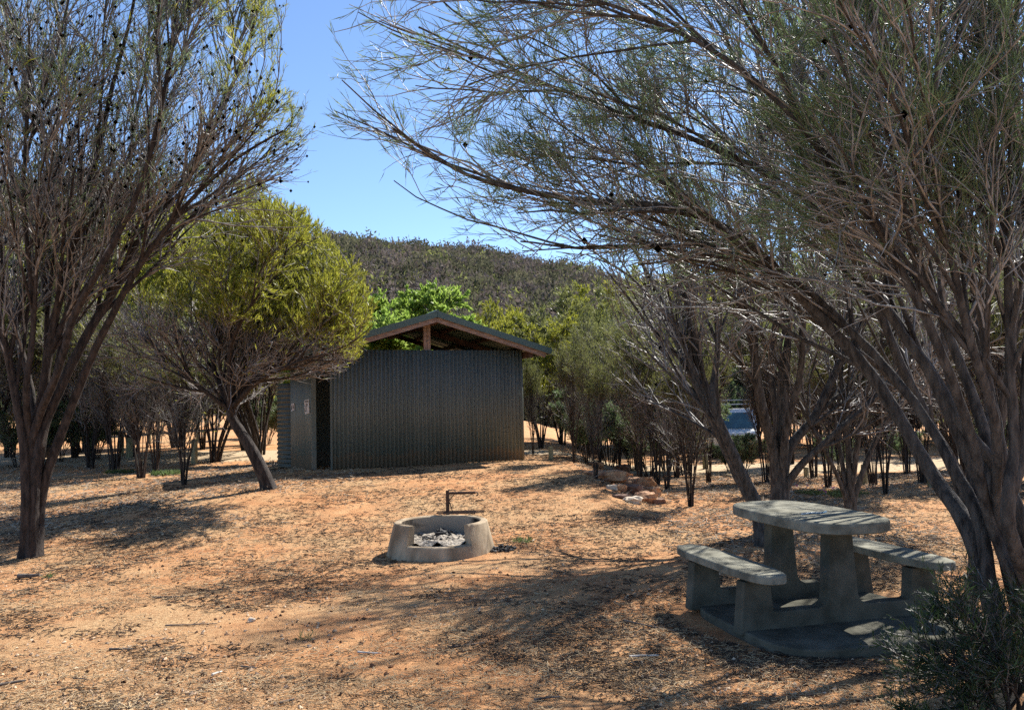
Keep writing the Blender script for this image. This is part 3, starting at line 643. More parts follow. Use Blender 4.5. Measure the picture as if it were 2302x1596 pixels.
# --- big tree at the left front
def left_tree():
    base = G(68, 1252); base[2] -= .03; d = (base - CAM) @ FWD
    rng = np.random.default_rng(11)
    F0 = lambda dx, dy=0, dd=0: P(68 + dx, 1252 + dy, d + dd)
    st = []
    def s(pts, r0, r1, foot=(0, 0), dd=0):
        st.append(([F0(foot[0], foot[1], dd * 0)] + [P(x, y, d + z) for x, y, z in pts], r0, r1))
    _s = s
    def s(pts, r0, r1, foot=(0, 0), dd=0): _s(pts, r0 * .88, r1, foot)
    s([(72, 1150, 0), (85, 1010, .02), (120, 900, .1), (200, 740, .2), (262, 640, .25), (330, 500, .3), (430, 380, .4), (500, 240, .5), (560, 90, .6), (600, -60, .7)], .085, .012)
    s([(88, 1150, .1), (110, 1065, .12), (168, 916, .15), (234, 760, .1), (300, 640, 0), (360, 545, -.1), (440, 450, -.2), (540, 360, -.3), (640, 300, -.4)], .075, .010, (8, 4))
    s([(60, 1150, .05), (72, 990, .05), (95, 880, 0), (112, 770, -.05), (140, 640, -.1), (180, 500, -.2), (215, 360, -.3), (250, 200, -.3), (290, 40, -.3), (310, -80, -.3)], .075, .012, (-5, 0))
    s([(60, 1150, -.05), (55, 1000, -.05), (35, 880, -.1), (10, 760, -.2), (-30, 640, -.3), (-60, 480, -.4), (-90, 300, -.5), (-110, 120, -.6)], .07, .012, (-10, 2))
    s([(75, 1120, .05), (96, 960, .1), (100, 840, .15), (104, 700, .2), (100, 560, .3), (110, 400, .4), (125, 250, .5), (140, 80, .5), (150, -70, .5)], .06, .010, (4, 0))
    s([(80, 1130, .1), (80, 970, .2), (60, 830, .35), (20, 690, .5), (0, 560, .7), (-10, 400, .8), (10, 240, .9), (20, 60, 1.)], .055, .010, (6, 0))
    s([(72, 990, 0), (130, 830, -.2), (170, 700, -.35), (230, 590, -.5), (300, 450, -.6), (350, 300, -.7), (380, 150, -.8), (400, 0, -.8), (410, -80, -.8)], .055, .009, (0, 0))
    s([(78, 990, .1), (150, 840, .5), (230, 700, .8), (310, 600, 1.), (420, 500, 1.1), (520, 440, 1.2), (620, 400, 1.2)], .05, .008, (5, 0))
    s([(66, 1000, .0), (60, 860, -.2), (75, 720, -.3), (60, 560, -.5), (50, 400, -.6), (60, 220, -.7), (60, 60, -.7)], .05, .009, (-4, 0))
    s([(76, 1000, .1), (120, 860, .3), (150, 700, .5), (190, 560, .6), (270, 420, .8), (300, 250, .9), (340, 90, 1.), (360, -60, 1.)], .05, .009, (4, 0))
    lv = [dict(per=10, t0=.36, ang=(9, 27), length=(1.2, 2.5), segs=8, rr=.55, rmax=.03, rtip=.005, up=.28, wander=.07, k=5),
          dict(per=9, t0=.15, ang=(10, 32), length=(.6, 1.5), segs=7, rr=.6, rmax=.011, rtip=.003, up=.22, wander=.11, k=4),
          dict(per=8, t0=.12, ang=(12, 42), length=(.28, .75), segs=5, rr=.6, rmax=.005, rtip=.0019, up=.16, wander=.14, k=3)]
    def kp(pos, rg):
        x, y, z = to_px(pos); top = np.clip((330 - y) / 330, 0, 1)
        dens = .16 + .42 * top + .5 * np.exp(-((x - 580) / 90) ** 2 - ((y - 60) / 110) ** 2) + .5 * np.exp(-((x - 640) / 70) ** 2 - ((y - 250) / 60) ** 2)
        dens *= (.35 + 1.2 * (vnoise(x / 45, y / 45, 9) > .5)) * np.clip((720 - y) / 250, .04, 1)
        return rg.uniform(size=len(pos)) < dens
    def kd(pos, rg): m = kp(pos, rg); x, y, z = to_px(pos); return m & ((x < 470) | (rg.uniform(size=len(x)) < .5))
    def ky(pos, rg):
        m = kp(pos, rg); x, y, z = to_px(pos); w = np.exp(-((x - 580) / 100) ** 2 - ((y - 60) / 120) ** 2) + np.exp(-((x - 640) / 75) ** 2 - ((y - 255) / 65) ** 2) + .12
        return m & (rg.uniform(size=len(x)) < w)
    make_tree('tall_wattle_tree', 'tall dark multi-stemmed tree standing alone in front at the left edge', 'tree', base, st, lv,
              [dict(n=18, t0=.3, ang=(15, 55), len=(.06, .13), wid=(.0045, .008), keep=kd, mat=1, up=.2), dict(n=22, t0=.25, ang=(15, 60), len=(.06, .13), wid=(.006, .010), keep=ky, mat=3, up=.2)],
              21, bark='bark', twig='twig_mid', leafm='leaf_grey', pods=2200, k0=26, wob=.012, S0=64, flare=.35, ridge=.07, edge=edge_left)
left_tree()

# --- trees over the picnic table, right front
def right_front(name, label, foot, d0, stems, seed, levels, leaf, pods=120, twig='twig_grey'):
    base = P(foot[0], foot[1], d0); base[2] = tz(base[0], base[1]) - .04
    st = []
    for pts, r0, r1, off in stems:
        st.append(([base + np.array([off[0], off[1], 0])] + [P(*p) for p in pts], r0, r1))
    return make_tree(name, label, 'tree', base, st, levels, leaf, seed, twig=twig, bark='bark_grey', pods=min(pods, 60), k0=20, wob=.012, S0=48, flare=.2, leafm='leaf_grey', ridge=.05, edge=edge_right)
LV_R = [dict(per=12, t0=.34, ang=(10, 30), length=(1.0, 2.2), segs=8, rr=.5, rmax=.022, rtip=.004, up=.05, out=(-.5, .1, .5), wander=.08, k=5),
        dict(per=10, t0=.12, ang=(12, 36), length=(.5, 1.2), segs=7, rr=.55, rmax=.008, rtip=.0022, up=.10, out=(-.4, 0, .2), wander=.12, k=4),
        dict(per=7, t0=.15, ang=(15, 48), length=(.2, .6), segs=5, rr=.6, rmax=.004, rtip=.0014, up=.05, wander=.18, k=3)]
def keep_R(pos, rg):
    x, y, z = to_px(pos)
    dens = np.clip((720 - y) / 300, 0.03, 1) * (.30 + .9 * (vnoise(x / 55, y / 55, 19) > .5))
    return rg.uniform(size=len(pos)) < dens
LEAF_R = dict(n=14, t0=.3, ang=(10, 42), len=(.08, .16), wid=(.0038, .007), keep=keep_R, up=.25)
LEAF_S = dict(LEAF_R, n=7)
LV_S = [dict(LV_R[0], per=7), dict(LV_R[1], per=7), dict(LV_R[2], per=5)]
R1 = [([(2183, 1198, 5.6), (2100, 1065, 5.9), (1969, 850, 6.1), (1835, 699, 6.15), (1695, 553, 6.1), (1534, 470, 6.0), (1267, 440, 5.8), (1067, 393, 5.7), (894, 287, 5.6)], 0.061, .008, (0, 0)),
      ([(2262, 1190, 5.4), (2180, 1040, 5.5), (2085, 833, 5.6), (2019, 733, 5.7), (1935, 599, 5.8), (1800, 440, 5.9), (1600, 330, 6.0), (1350, 240, 6.0), (1134, 150, 6.0), (934, 60, 6.0)], 0.047, .007, (.22, -.08)),
      ([(2300, 1190, 5.3), (2252, 1063, 5.4), (2159, 950, 5.5), (2069, 800, 5.7), (1985, 676, 5.9), (1869, 480, 6.1), (1768, 300, 6.3), (1640, 150, 6.4), (1450, 20, 6.5), (1300, -80, 6.5)], 0.047, .008, (.36, .1)),
      ([(2255, 1200, 5.2), (2250, 1040, 5.2), (2219, 866, 5.3), (2202, 700, 5.3), (2150, 520, 5.3), (2060, 330, 5.3), (1960, 160, 5.3), (1860, -20, 5.3)], 0.043, .010, (.26, -.05)),
      ([(2265, 1200, 5.0), (2275, 1000, 5.0), (2265, 800, 5.0), (2260, 600, 5.0), (2240, 400, 5.0), (2220, 200, 5.0), (2190, -20, 5.0)], 0.040, .010, (.36, .1)),
      ([(2205, 1190, 5.5), (2135, 1040, 5.7), (2040, 880, 5.9), (1920, 740, 6.1), (1780, 620, 6.2), (1640, 560, 6.1), (1480, 545, 6.0), (1330, 555, 5.9), (1180, 540, 5.8)], 0.043, .006, (-.04, .05)),
      ([(2235, 1190, 5.2), (2190, 1000, 5.1), (2110, 780, 5.0), (2000, 560, 5.0), (1880, 370, 5.0), (1730, 200, 5.0), (1560, 80, 5.0), (1350, 0, 5.0), (1150, -50, 5.0)], 0.036, .007, (.2, -.16)),
      ([(2270, 1190, 5.0), (2300, 1000, 5.0), (2310, 800, 5.0), (2330, 600, 5.0), (2300, 400, 5.0), (2270, 200, 5.0), (2290, -20, 5.0)], 0.043, .010, (.45, .1)),
      ([(2250, 1190, 5.2), (2240, 960, 5.0), (2180, 760, 4.9), (2130, 560, 4.8), (2090, 360, 4.7), (2010, 160, 4.6), (1940, -40, 4.6)], 0.036, .008, (.3, -.14)),
      ([(2245, 1190, 5.4), (2210, 980, 5.6), (2150, 800, 5.8), (2080, 620, 6.0), (1990, 430, 6.2), (1900, 250, 6.4), (1800, 80, 6.5), (1720, -60, 6.5)], 0.047, .008, (.30, .3))]
right_front('arching_wattle_tree', 'big dark many-stemmed tree arching left over the picnic table from the right edge', (2262, 1400), 5.3, R1, 31, LV_R, LEAF_R)
R2 = [([(2195, 1240, 7.0), (2200, 1130, 7.05), (2235, 1000, 7.1), (2262, 860, 7.1), (2280, 700, 7.2), (2290, 500, 7.2), (2290, 300, 7.2), (2280, 100, 7.2)], 0.061, .010, (0, 0)),
      ([(2192, 1240, 7.0), (2150, 1080, 7.1), (2075, 930, 7.2), (2010, 800, 7.3), (1950, 640, 7.4), (1890, 470, 7.5), (1830, 300, 7.6), (1760, 120, 7.6), (1700, -60, 7.6)], 0.058, .010, (-.02, 0)),
      ([(2190, 1240, 7.0), (2180, 1060, 7.2), (2140, 880, 7.5), (2120, 700, 7.7), (2110, 520, 7.9), (2080, 330, 8.), (2060, 140, 8.), (2040, -40, 8.)], 0.043, .009, (.02, .03)),
      ([(2193, 1240, 7.0), (2170, 1100, 6.9), (2090, 960, 6.8), (1970, 830, 6.8), (1850, 740, 6.6), (1700, 640, 6.3), (1560, 590, 6.0), (1430, 600, 5.8)], 0.036, .006, (-.03, -.03)),
      ([(2194, 1240, 7.0), (2210, 1060, 7.3), (2220, 900, 7.6), (2200, 720, 8.), (2180, 560, 8.3), (2160, 380, 8.5), (2170, 200, 8.6), (2160, 20, 8.6)], 0.036, .008, (.03, .02))]
right_front('dark_wattle_tree', 'dark tree whose straight trunk foot stands behind the right bench end', (2194, 1318), 7.05, R2, 32, LV_S, LEAF_S)
LV_M = [dict(per=10, t0=.3, ang=(10, 30), length=(1.0, 2.2), segs=8, rr=.5, rmax=.026, rtip=.005, up=.1, out=(-.25, 0, .6), wander=.08, k=5),
        dict(per=8, t0=.12, ang=(12, 38), length=(.5, 1.2), segs=7, rr=.55, rmax=.009, rtip=.003, up=.10, wander=.12, k=4),
        dict(per=6, t0=.15, ang=(15, 50), length=(.2, .6), segs=5, rr=.6, rmax=.005, rtip=.0018, up=.08, wander=.17, k=3)]
M1 = [([(1704, 1150, 9.4), (1662, 1062, 9.4), (1625, 980, 9.4), (1590, 895, 9.45), (1565, 820, 9.5), (1550, 740, 9.5), (1540, 650, 9.5), (1500, 560, 10.2), (1440, 480, 10.8), (1380, 400, 11.4)], .085, .010, (0, 0)),
      ([(1700, 1150, 9.4), (1655, 1062, 9.45), (1605, 960, 9.7), (1560, 860, 10.1), (1520, 770, 10.5), (1480, 690, 11), (1400, 610, 11.5), (1310, 570, 12)], .06, .008, (-.04, .05)),
      ([(1706, 1150, 9.4), (1668, 1062, 9.3), (1632, 985, 9.2), (1600, 890, 9.2), (1610, 780, 9.4), (1600, 660, 9.6), (1560, 520, 9.9), (1530, 380, 10.4), (1500, 240, 10.8)], .06, .008, (.03, -.04)),
      ([(1702, 1150, 9.4), (1658, 1062, 9.4), (1618, 980, 9.3), (1570, 880, 9.3), (1545, 800, 9.5), (1490, 680, 10.2), (1420, 560, 11), (1330, 450, 11.8), (1270, 360, 12.3)], .05, .007, (-.02, -.03))]
right_front('leaning_wattle_tree', 'slender tree with a trunk leaning left just behind the picnic tabletop', (1722, 1238), 9.3, M1, 33, LV_M, LEAF_S, twig='twig_mid')
M2 = [([(1752, 1110, 10.6), (1757, 1000, 10.6), (1762, 860, 10.6), (1768, 700, 10.6), (1760, 560, 10.6), (1730, 400, 10.5), (1690, 240, 10.4), (1650, 80, 10.3)], .11, .010, (0, 0)),
      ([(1748, 1110, 10.6), (1740, 1010, 10.55), (1712, 900, 10.4), (1690, 760, 10.3), (1645, 640, 10.2), (1590, 540, 10.4), (1510, 430, 10.9), (1420, 300, 11.5)], .09, .009, (-.06, 0)),
      ([(1760, 1110, 10.6), (1775, 1010, 10.7), (1835, 930, 10.8), (1895, 800, 10.9), (1935, 740, 11), (1990, 620, 11), (2020, 480, 11), (2040, 300, 11)], .08, .009, (.07, .02)),
      ([(1764, 1110, 10.6), (1800, 1050, 10.5), (1870, 983, 10.4), (1970, 893, 10.3), (2050, 800, 10.2), (2130, 700, 10.1), (2190, 560, 10)], .06, .008, (.1, -.05)),
      ([(1750, 1110, 10.6), (1748, 960, 10.8), (1735, 820, 11), (1745, 680, 11.2), (1720, 540, 11.4), (1720, 380, 11.5), (1740, 200, 11.5)], .06, .008, (-.02, .06)),
      ([(1756, 1110, 10.6), (1770, 960, 10.4), (1800, 840, 10.2), (1810, 700, 10.), (1850, 560, 9.8), (1850, 400, 9.7), (1830, 220, 9.6)], .06, .008, (.03, -.06))]
right_front('spreading_wattle_tree', 'thick dark cluster of trunks rising straight behind the picnic tabletop', (1752, 1195), 10.5, M2, 34, LV_M, LEAF_S, twig='twig_mid')

M3 = [([(1912, 1120, 10.9), (1906, 1010, 10.9), (1898, 900, 10.9), (1880, 780, 11), (1850, 640, 11.1), (1830, 480, 11.2)], .05, .007, (0, 0)),
      ([(1920, 1120, 10.9), (1955, 1020, 10.9), (2000, 940, 11), (2060, 850, 11), (2110, 740, 11.1), (2130, 600, 11.1)], .045, .007, (.06, .02)),
      ([(1905, 1120, 10.9), (1885, 1000, 11), (1870, 880, 11.1), (1900, 760, 11.2), (1930, 620, 11.3), (1930, 460, 11.4)], .04, .006, (-.05, .02)),
      ([(1916, 1120, 10.9), (1930, 1000, 10.8), (1950, 880, 10.7), (1985, 760, 10.6), (2000, 620, 10.5), (2020, 470, 10.5)], .045, .007, (.03, -.04)),
      ([(1900, 1125, 10.9), (1860, 1030, 10.8), (1815, 950, 10.7), (1770, 860, 10.6), (1720, 770, 10.5), (1690, 680, 10.5)], .035, .005, (-.08, 0))]
right_front('slim_wattle_tree', 'slim dark stems rising between the picnic table and the right bench end', (1910, 1200), 10.9, M3, 35, LV_M, LEAF_S, pods=40, twig='twig_mid')

# --- leaning yellow-green tree beside the building
def leaning_tree():
    base = G(606, 1098); base[2] -= .04; d = (base - CAM) @ FWD; st = []
    def s(pts, r0, r1): st.append(([base] + [P(x, y, d + z) for x, y, z in pts], r0 * .85, r1))
    tr = [(588, 1055, 0), (562, 1005, 0), (530, 955, 0), (518, 925, 0)]
    s(tr + [(522, 880, 0), (540, 830, .1), (575, 750, .2), (610, 650, .3), (640, 550, .3)], .14, .012)
    s(tr + [(525, 870, .4), (560, 790, .8), (620, 690, 1.2), (690, 590, 1.5), (720, 570, 1.6)], .09, .008)
    s(tr + [(510, 870, .6), (530, 770, 1.1), (560, 650, 1.6), (580, 540, 1.9)], .09, .008)
    s(tr + [(500, 880, .1), (480, 820, .3), (490, 740, .4), (500, 680, .5), (500, 620, .5)], .12, .010)
    s(tr + [(545, 890, -.2), (590, 850, -.5), (650, 820, -.8), (710, 800, -1.), (770, 790, -1.2)], .10, .008)
    s(tr + [(480, 895, -.1), (440, 865, -.2), (400, 830, -.2), (350, 790, -.2), (310, 750, -.2)], .09, .008)
    s(tr + [(535, 860, .3), (560, 790, .7), (620, 730, 1.1), (690, 670, 1.3), (740, 610, 1.4)], .09, .008)
    s(tr + [(515, 850, -.3), (520, 770, -.6), (560, 690, -.9), (600, 640, -1.), (640, 590, -1.)], .09, .008)
    s(tr + [(560, 870, .2), (620, 800, .3), (690, 745, .4), (750, 700, .4), (790, 660, .4)], .09, .008)
    s(tr + [(560, 870, .0), (640, 810, -.1), (720, 760, -.2), (780, 700, -.2), (805, 640, -.2)], .08, .008)
    s(tr + [(555, 875, .1), (650, 820, .2), (740, 780, .3), (800, 735, .3), (820, 690, .3)], .07, .008)
    s(tr + [(500, 860, .5), (450, 790, .9), (430, 720, 1.2), (430, 650, 1.4)], .08, .008)
    lv = [dict(per=10, t0=.42, ang=(12, 40), length=(.9, 1.9), segs=7, rr=.55, rmax=.03, rtip=.006, up=.25, wander=.10, k=5),
          dict(per=9, t0=.15, ang=(15, 45), length=(.5, 1.1), segs=6, rr=.55, rmax=.011, rtip=.004, up=.25, wander=.14, k=3),
          dict(per=7, t0=.2, ang=(18, 50), length=(.25, .6), segs=4, rr=.6, rmax=.006, rtip=.0025, up=.3, wander=.18, k=3, mat=4)]
    def kp(pos, rg):
        x, y, z = to_px(pos); lim = np.interp(x, [300, 400, 520, 640, 740, 800, 860], [690, 720, 750, 770, 800, 820, 840])
        return rg.uniform(size=len(pos)) < np.clip((lim - y) / 70, .02, 1)
    make_tree('leaning_mallee_tree', 'yellow-green tree on a leaning trunk spreading over the corner of the toilet block', 'tree', base, st, lv,
              dict(n=26, t0=.1, ang=(10, 50), len=(.06, .13), wid=(.010, .018), keep=kp, up=.5), 41, bark='bark', twig='twig', leafm='leaf_yellow', k0=16, S0=40, flare=.15, ridge=.05, wob=.01, edge=edge_mallee)
leaning_tree()

# --- vase-shaped template trees for the thickets
def vase(n, h, spread, rng, r=.04, lean=(0, 0)):
    r = r * .75
    st = []
    for k in range(n):
        a = rng.uniform(0, 2 * pi); q = rng.uniform(.15, 1) ** .7 * spread; hh = h * rng.uniform(.72, 1.05)
        f = np.array([cos(a), sin(a), 0])
        o = f * rng.uniform(.02, .13)
        st.append(([o + np.array([0, 0, -.08]), o + f * q * .10 + np.array([lean[0] * .1, lean[1] * .1, hh * .2]), o + f * q * .32 + np.array([lean[0] * .3, lean[1] * .3, hh * .45]), o + f * q * .66 + np.array([lean[0] * .6, lean[1] * .6, hh * .72]), o + f * q + np.array([lean[0], lean[1], hh])], r * rng.uniform(.6, 1.15), .006))
    return st
def template(name, seed, n, h, spread, leafm, zleaf, nleaf, llen, lwid, label, group, twigm='twig', r=.04, per=(8, 7, 5), cat='tree', bark='bark', lowleaf=.03):
    rng = np.random.default_rng(seed)
    lv = [dict(per=per[0], t0=.3, ang=(10, 32), length=(h * .18, h * .36), segs=6, rr=.55, rmax=.02, rtip=.005, up=.3, wander=.09, k=4),
          dict(per=per[1], t0=.15, ang=(12, 42), length=(h * .09, h * .22), segs=5, rr=.55, rmax=.009, rtip=.0035, up=.2, wander=.14, k=3),
          dict(per=per[2], t0=.2, ang=(18, 52), length=(h * .04, h * .12), segs=4, rr=.6, rmax=.005, rtip=.0022, up=.2, wander=.2, k=3, mat=4 if twigm == 'twig_pale' else 0)]
    def kp(pos, rg): return rg.uniform(size=len(pos)) < np.clip((pos[:, 2] - zleaf) / (h * .12), lowleaf, 1) * (.3 + .9 * (vnoise(pos[:, 0] * 2.5 + 40, pos[:, 2] * 2.5 + pos[:, 1] * 1.7 + 40, seed) > .42))
    return make_tree(name, label, cat, (0, 0, 0), vase(n, h, spread, rng, r), lv, dict(n=nleaf, t0=.2, ang=(10, 55), len=llen, wid=lwid, keep=kp, up=.4), seed, group, bark, twigm, leafm, k0=6, S0=12, wob=.03)
GR_R = 'slender multi-stemmed trees of the thicket right of the toilet block'
GR_L = 'thin many-stemmed trees standing at the left behind the front tree'
GR_B = 'leafy trees closing the view behind the camp ground'
T_grey = template('thicket_tree', 51, 11, 4.2, 1.15, 'leaf_olive', 2.6, 14, (.07, .14), (.012, .02), 'x', GR_R, 'twig_pale', .035, lowleaf=.06)
T_stem = template('thicket_tree', 52, 13, 4.4, 1.0, 'leaf_olive', 2.9, 10, (.07, .14), (.012, .02), 'x', GR_L, 'twig', .035)
T_olive = template('bushy_tree', 53, 8, 4.6, 2.3, 'leaf_olive', 2.2, 20, (.09, .18), (.022, .038), 'x', GR_B, 'twig', .06)
T_yel = template('bushy_tree', 54, 8, 4.4, 2.2, 'leaf_yellow', 2.0, 22, (.09, .17), (.022, .038), 'x', GR_B, 'twig_pale', .06)
T_bri = template('bright_bush', 55, 9, 4.2, 2.3, 'leaf_bright', .8, 44, (.09, .16), (.035, .06), 'x', None, 'twig', .05, lowleaf=.5)
T_low = template('low_bush', 56, 14, 1.7, 1.1, 'leaf_grey', .1, 9, (.05, .10), (.010, .018), 'x', 'low scrubby bushes under the thicket', 'twig', .018, cat='bush', lowleaf=.5)
tmpl_used = {}
def place(T, x, y, hpx, label, group=None, d=None, rz=None, name=None, squash=1.0):
    """foot at photo position (x, y) or distance d, crown top at photo height hpx"""
    rng = np.random.default_rng(int(abs(x * 7 + y * 13)))
    if d is None: g = G(x, y)
    else:
        g = P(x, 900, d); g[2] = tz(g[0], g[1])
    dist = (g - CAM) @ FWD; top = P(x, hpx, dist); hs = (top[2] - g[2]) / TH[T.name]
    o = T if T.name not in tmpl_used else copy_tree(T, g, 0, 1, label, group or T.get('group'))
    tmpl_used[T.name] = 1
    o.location = tuple(float(v) for v in g); o.rotation_euler = (0, 0, rng.uniform(0, 6.28) if rz is None else rz); o.scale = (hs * squash, hs * squash, hs)
    o['label'] = label
    if group: o['group'] = group
    return o
def height_of(T):
    me = [c for c in T.children if c.name.startswith('crown')][0].data; a = np.empty(len(me.vertices) * 3, np.float32); me.vertices.foreach_get('co', a); return float(np.percentile(a[2::3], 99.7))
TH = {T.name: height_of(T) for T in (T_grey, T_stem, T_olive, T_yel, T_bri, T_low)}
# thicket right of the building
for (x, y, hp, T) in [(1290, 1040, 730, T_stem), (1392, 1062, 680, T_grey), (1350, 1046, 680, T_stem), (1440, 1090, 700, T_grey), (1552, 1138, 720, T_stem), (1500, 1100, 690, T_grey), (1545, 1060, 650, T_grey),
                      (1830, 1075, 640, T_grey), (1900, 1110, 680, T_stem), (1965, 1090, 640, T_grey), (2040, 1065, 600, T_grey), (2140, 1050, 560, T_stem), (2230, 1060, 560, T_grey), (2330, 1075, 540, T_stem), (1480, 1045, 650, T_grey), (1780, 1045, 640, T_stem)]:
    place(T, x, y, hp, 'slender grey-stemmed tree in the thicket to the right of the toilet block', GR_R, squash=.62 if x < 1360 else .85)
for (x, y, hp, T, sq) in [(1432, 1058, 660, T_grey, .7), (1478, 1092, 690, T_stem, .75), (1520, 1075, 640, T_stem, .7), (1592, 1085, 650, T_grey, .55), (1722, 1085, 640, T_stem, .7), (1862, 1095, 640, T_grey, .8), (1990, 1110, 640, T_stem, .75), (2075, 1085, 600, T_stem, .8), (2160, 1075, 580, T_grey, .8), (2250, 1085, 560, T_stem, .8), (1340, 1075, 760, T_stem, .6)]:
    place(T, x, y, hp, 'slender grey-stemmed tree in the thicket to the right of the toilet block', GR_R, squash=sq)
place(T_stem, 1196, 0, 790, 'narrow bundle of thin stems just behind the right end of the screen wall', d=21.5, squash=.5)
# left stems
for (x, y, hp, T) in [(412, 1090, 700, T_stem), (318, 1075, 690, T_stem), (352, 1062, 660, T_stem), (258, 1060, 640, T_stem), (205, 1052, 640, T_grey), (170, 1030, 620, T_stem), (20, 1030, 600, T_grey), (-60, 1060, 560, T_stem), (455, 1010, 680, T_grey), (560, 1000, 700, T_grey), (390, 1000, 660, T_grey), (300, 1000, 640, T_grey), (110, 1005, 600, T_grey)]:
    place(T, x, y, hp, 'thin many-stemmed tree at the left between the front tree and the toilet block', GR_L)
# leafy background
for (x, d, hp, T) in [(-150, 24, 500, T_olive), (-20, 27, 470, T_olive), (90, 30, 500, T_yel), (190, 33, 520, T_olive), (300, 30, 540, T_yel), (400, 34, 500, T_olive), (480, 27, 560, T_yel), (560, 32, 470, T_yel), (580, 29, 455, T_yel), (590, 32, 540, T_yel),
                      (1010, 34, 682, T_yel), (1080, 36, 690, T_yel), (1150, 33, 705, T_olive), (1215, 31, 690, T_yel), (1260, 35, 630, T_yel), (1330, 33, 630, T_olive), (1410, 36, 640, T_yel), (1480, 38, 610, T_olive), (1570, 42, 590, T_yel), (1660, 43, 570, T_olive), (1750, 43, 560, T_yel), (1840, 35, 570, T_olive),
                      (1930, 38, 540, T_olive), (2020, 34, 560, T_yel), (2110, 37, 540, T_olive), (2200, 34, 540, T_olive), (2300, 36, 520, T_olive), (2400, 33, 520, T_olive)]:
    place(T, x, 0, hp, 'leafy olive green tree in the belt closing the view behind the camp ground' if T is T_olive else 'yellow-green leafy tree in the belt closing the view behind the camp ground', GR_B, d=d)
place(T_bri, 860, 0, 640, 'bright green bush showing above the left slope of the roof', d=25, squash=1.2)
place(T_bri, 800, 0, 640, 'bright green bush behind the yellow-green leaning tree', d=27, squash=1.1)
place(T_bri, 935, 0, 668, 'bright green bush showing just left of the roof ridge', d=28, squash=1.0)
for (x, y, hp) in [(1320, 1045, 900), (1460, 1075, 890), (1425, 1060, 880), (1540, 1070, 900), (1672, 1068, 975), (1640, 1062, 990), (1330, 1030, 880), (1500, 1060, 860), (1370, 1050, 860), (2030, 1040, 960), (1880, 1060, 980), (2250, 1050, 900), (215, 1035, 910), (130, 1040, 900), (40, 1050, 900), (600, 1000, 890), (560, 985, 870)]:
    place(T_low, x, y, hp, 'low scrubby dark bush growing under the thicket stems', 'low scrubby bushes under the thicket')

for k in range(26):
    x_ = 1290 + k * 44 + (k * 37 % 23); place(T_low, x_, 0, 868 - (k * 29 % 60), 'tall scrubby bush in the dark belt behind the right-hand thicket', 'scrubby bushes behind the thicket', d=35 + (k * 17 % 7))
for k in range(16):
    x_ = -60 + k * 44 + (k * 31 % 21); place(T_low, x_, 0, 880 - (k * 29 % 50), 'tall scrubby bush in the dark belt behind the left-hand stems', 'scrubby bushes behind the left stems', d=44 + (k * 17 % 8))

# --- needle-leaved shrub at the lower right corner
def shrub():
    base = P(2275, 1640, 4.15); base[2] = tz(base[0], base[1]) - .03; rng = np.random.default_rng(9); st = []
    for (tx, ty, dz) in [(2028, 1495, .1), (2078, 1445, .0), (2108, 1375, .2), (2168, 1365, -.1), (2218, 1445, .1), (2278, 1345, .2), (2318, 1325, 0), (2058, 1605, -.2), (2138, 1545, .1), (2208, 1525, -.2), (2108, 1635, -.3), (2358, 1395, .1), (2178, 1625, .3)]:
        m = P((2275 + tx) / 2 + 30, (1640 + ty) / 2 - 20, 4.1 + dz * .5); t = P(tx, ty, 4.1 + dz)
        st.append(([base + rng.normal(size=3) * np.array([.03, .03, 0]), m, t], .010, .003))
    lv = [dict(per=11, t0=.3, ang=(15, 45), length=(.15, .4), segs=5, rr=.6, rmax=.005, rtip=.0015, up=.15, wander=.12, k=4),
          dict(per=5, t0=.15, ang=(20, 50), length=(.07, .2), segs=4, rr=.6, rmax=.003, rtip=.001, up=.15, wander=.15, k=3)]
    make_tree('needle_shrub', 'dark green needle-leaved shrub in the lower right corner beside the bench', 'shrub', base, st, lv, [dict(n=13, t0=.05, ang=(25, 60), len=(.028, .06), wid=(.004, .0065), up=.15), dict(n=10, src=0, t0=.3, ang=(25, 60), len=(.028, .06), wid=(.004, .0065), up=.15)], 61, twig='twig', leafm='leaf_shrub', k0=6, S0=10)
shrub()

# ------------------------------------------------------------------ litter, stones, sticks, ground plants
M['straw'] = mat('straw_litter', (.24, .15, .085), (.56, .42, .25), 3, .9, spec=.2)
M['litter_dark'] = mat('dark_litter', (.035, .026, .02), (.12, .09, .065), 3, .9, spec=.2)
M['stone'] = mat('small_stones', (.34, .20, .12), (.66, .50, .34), 9, .9, spec=.1)
M['stone_dark'] = mat('dark_lumps', (.05, .03, .022), (.16, .085, .05), 9, .95, spec=.1)
M['stick'] = mat('stick_wood', (.06, .048, .04), (.20, .165, .135), 30, .85, .4, 40, .004)
M['stick_pale'] = mat('bleached_wood', (.42, .38, .33), (.62, .58, .52), 30, .8)
def scatter_xy(rng, n, dmin=3.6, dmax=22, power=1.0):
    """even per picture area: denser near the camera"""
    u = rng.uniform(size=n); d = 1 / (1 / dmin + u * (1 / dmax - 1 / dmin)); d = np.where(rng.uniform(size=n) < .45, dmin + (dmax - dmin) * rng.uniform(size=n) ** 1.4, d)
    return d * rng.uniform(-.68, .68, n), d
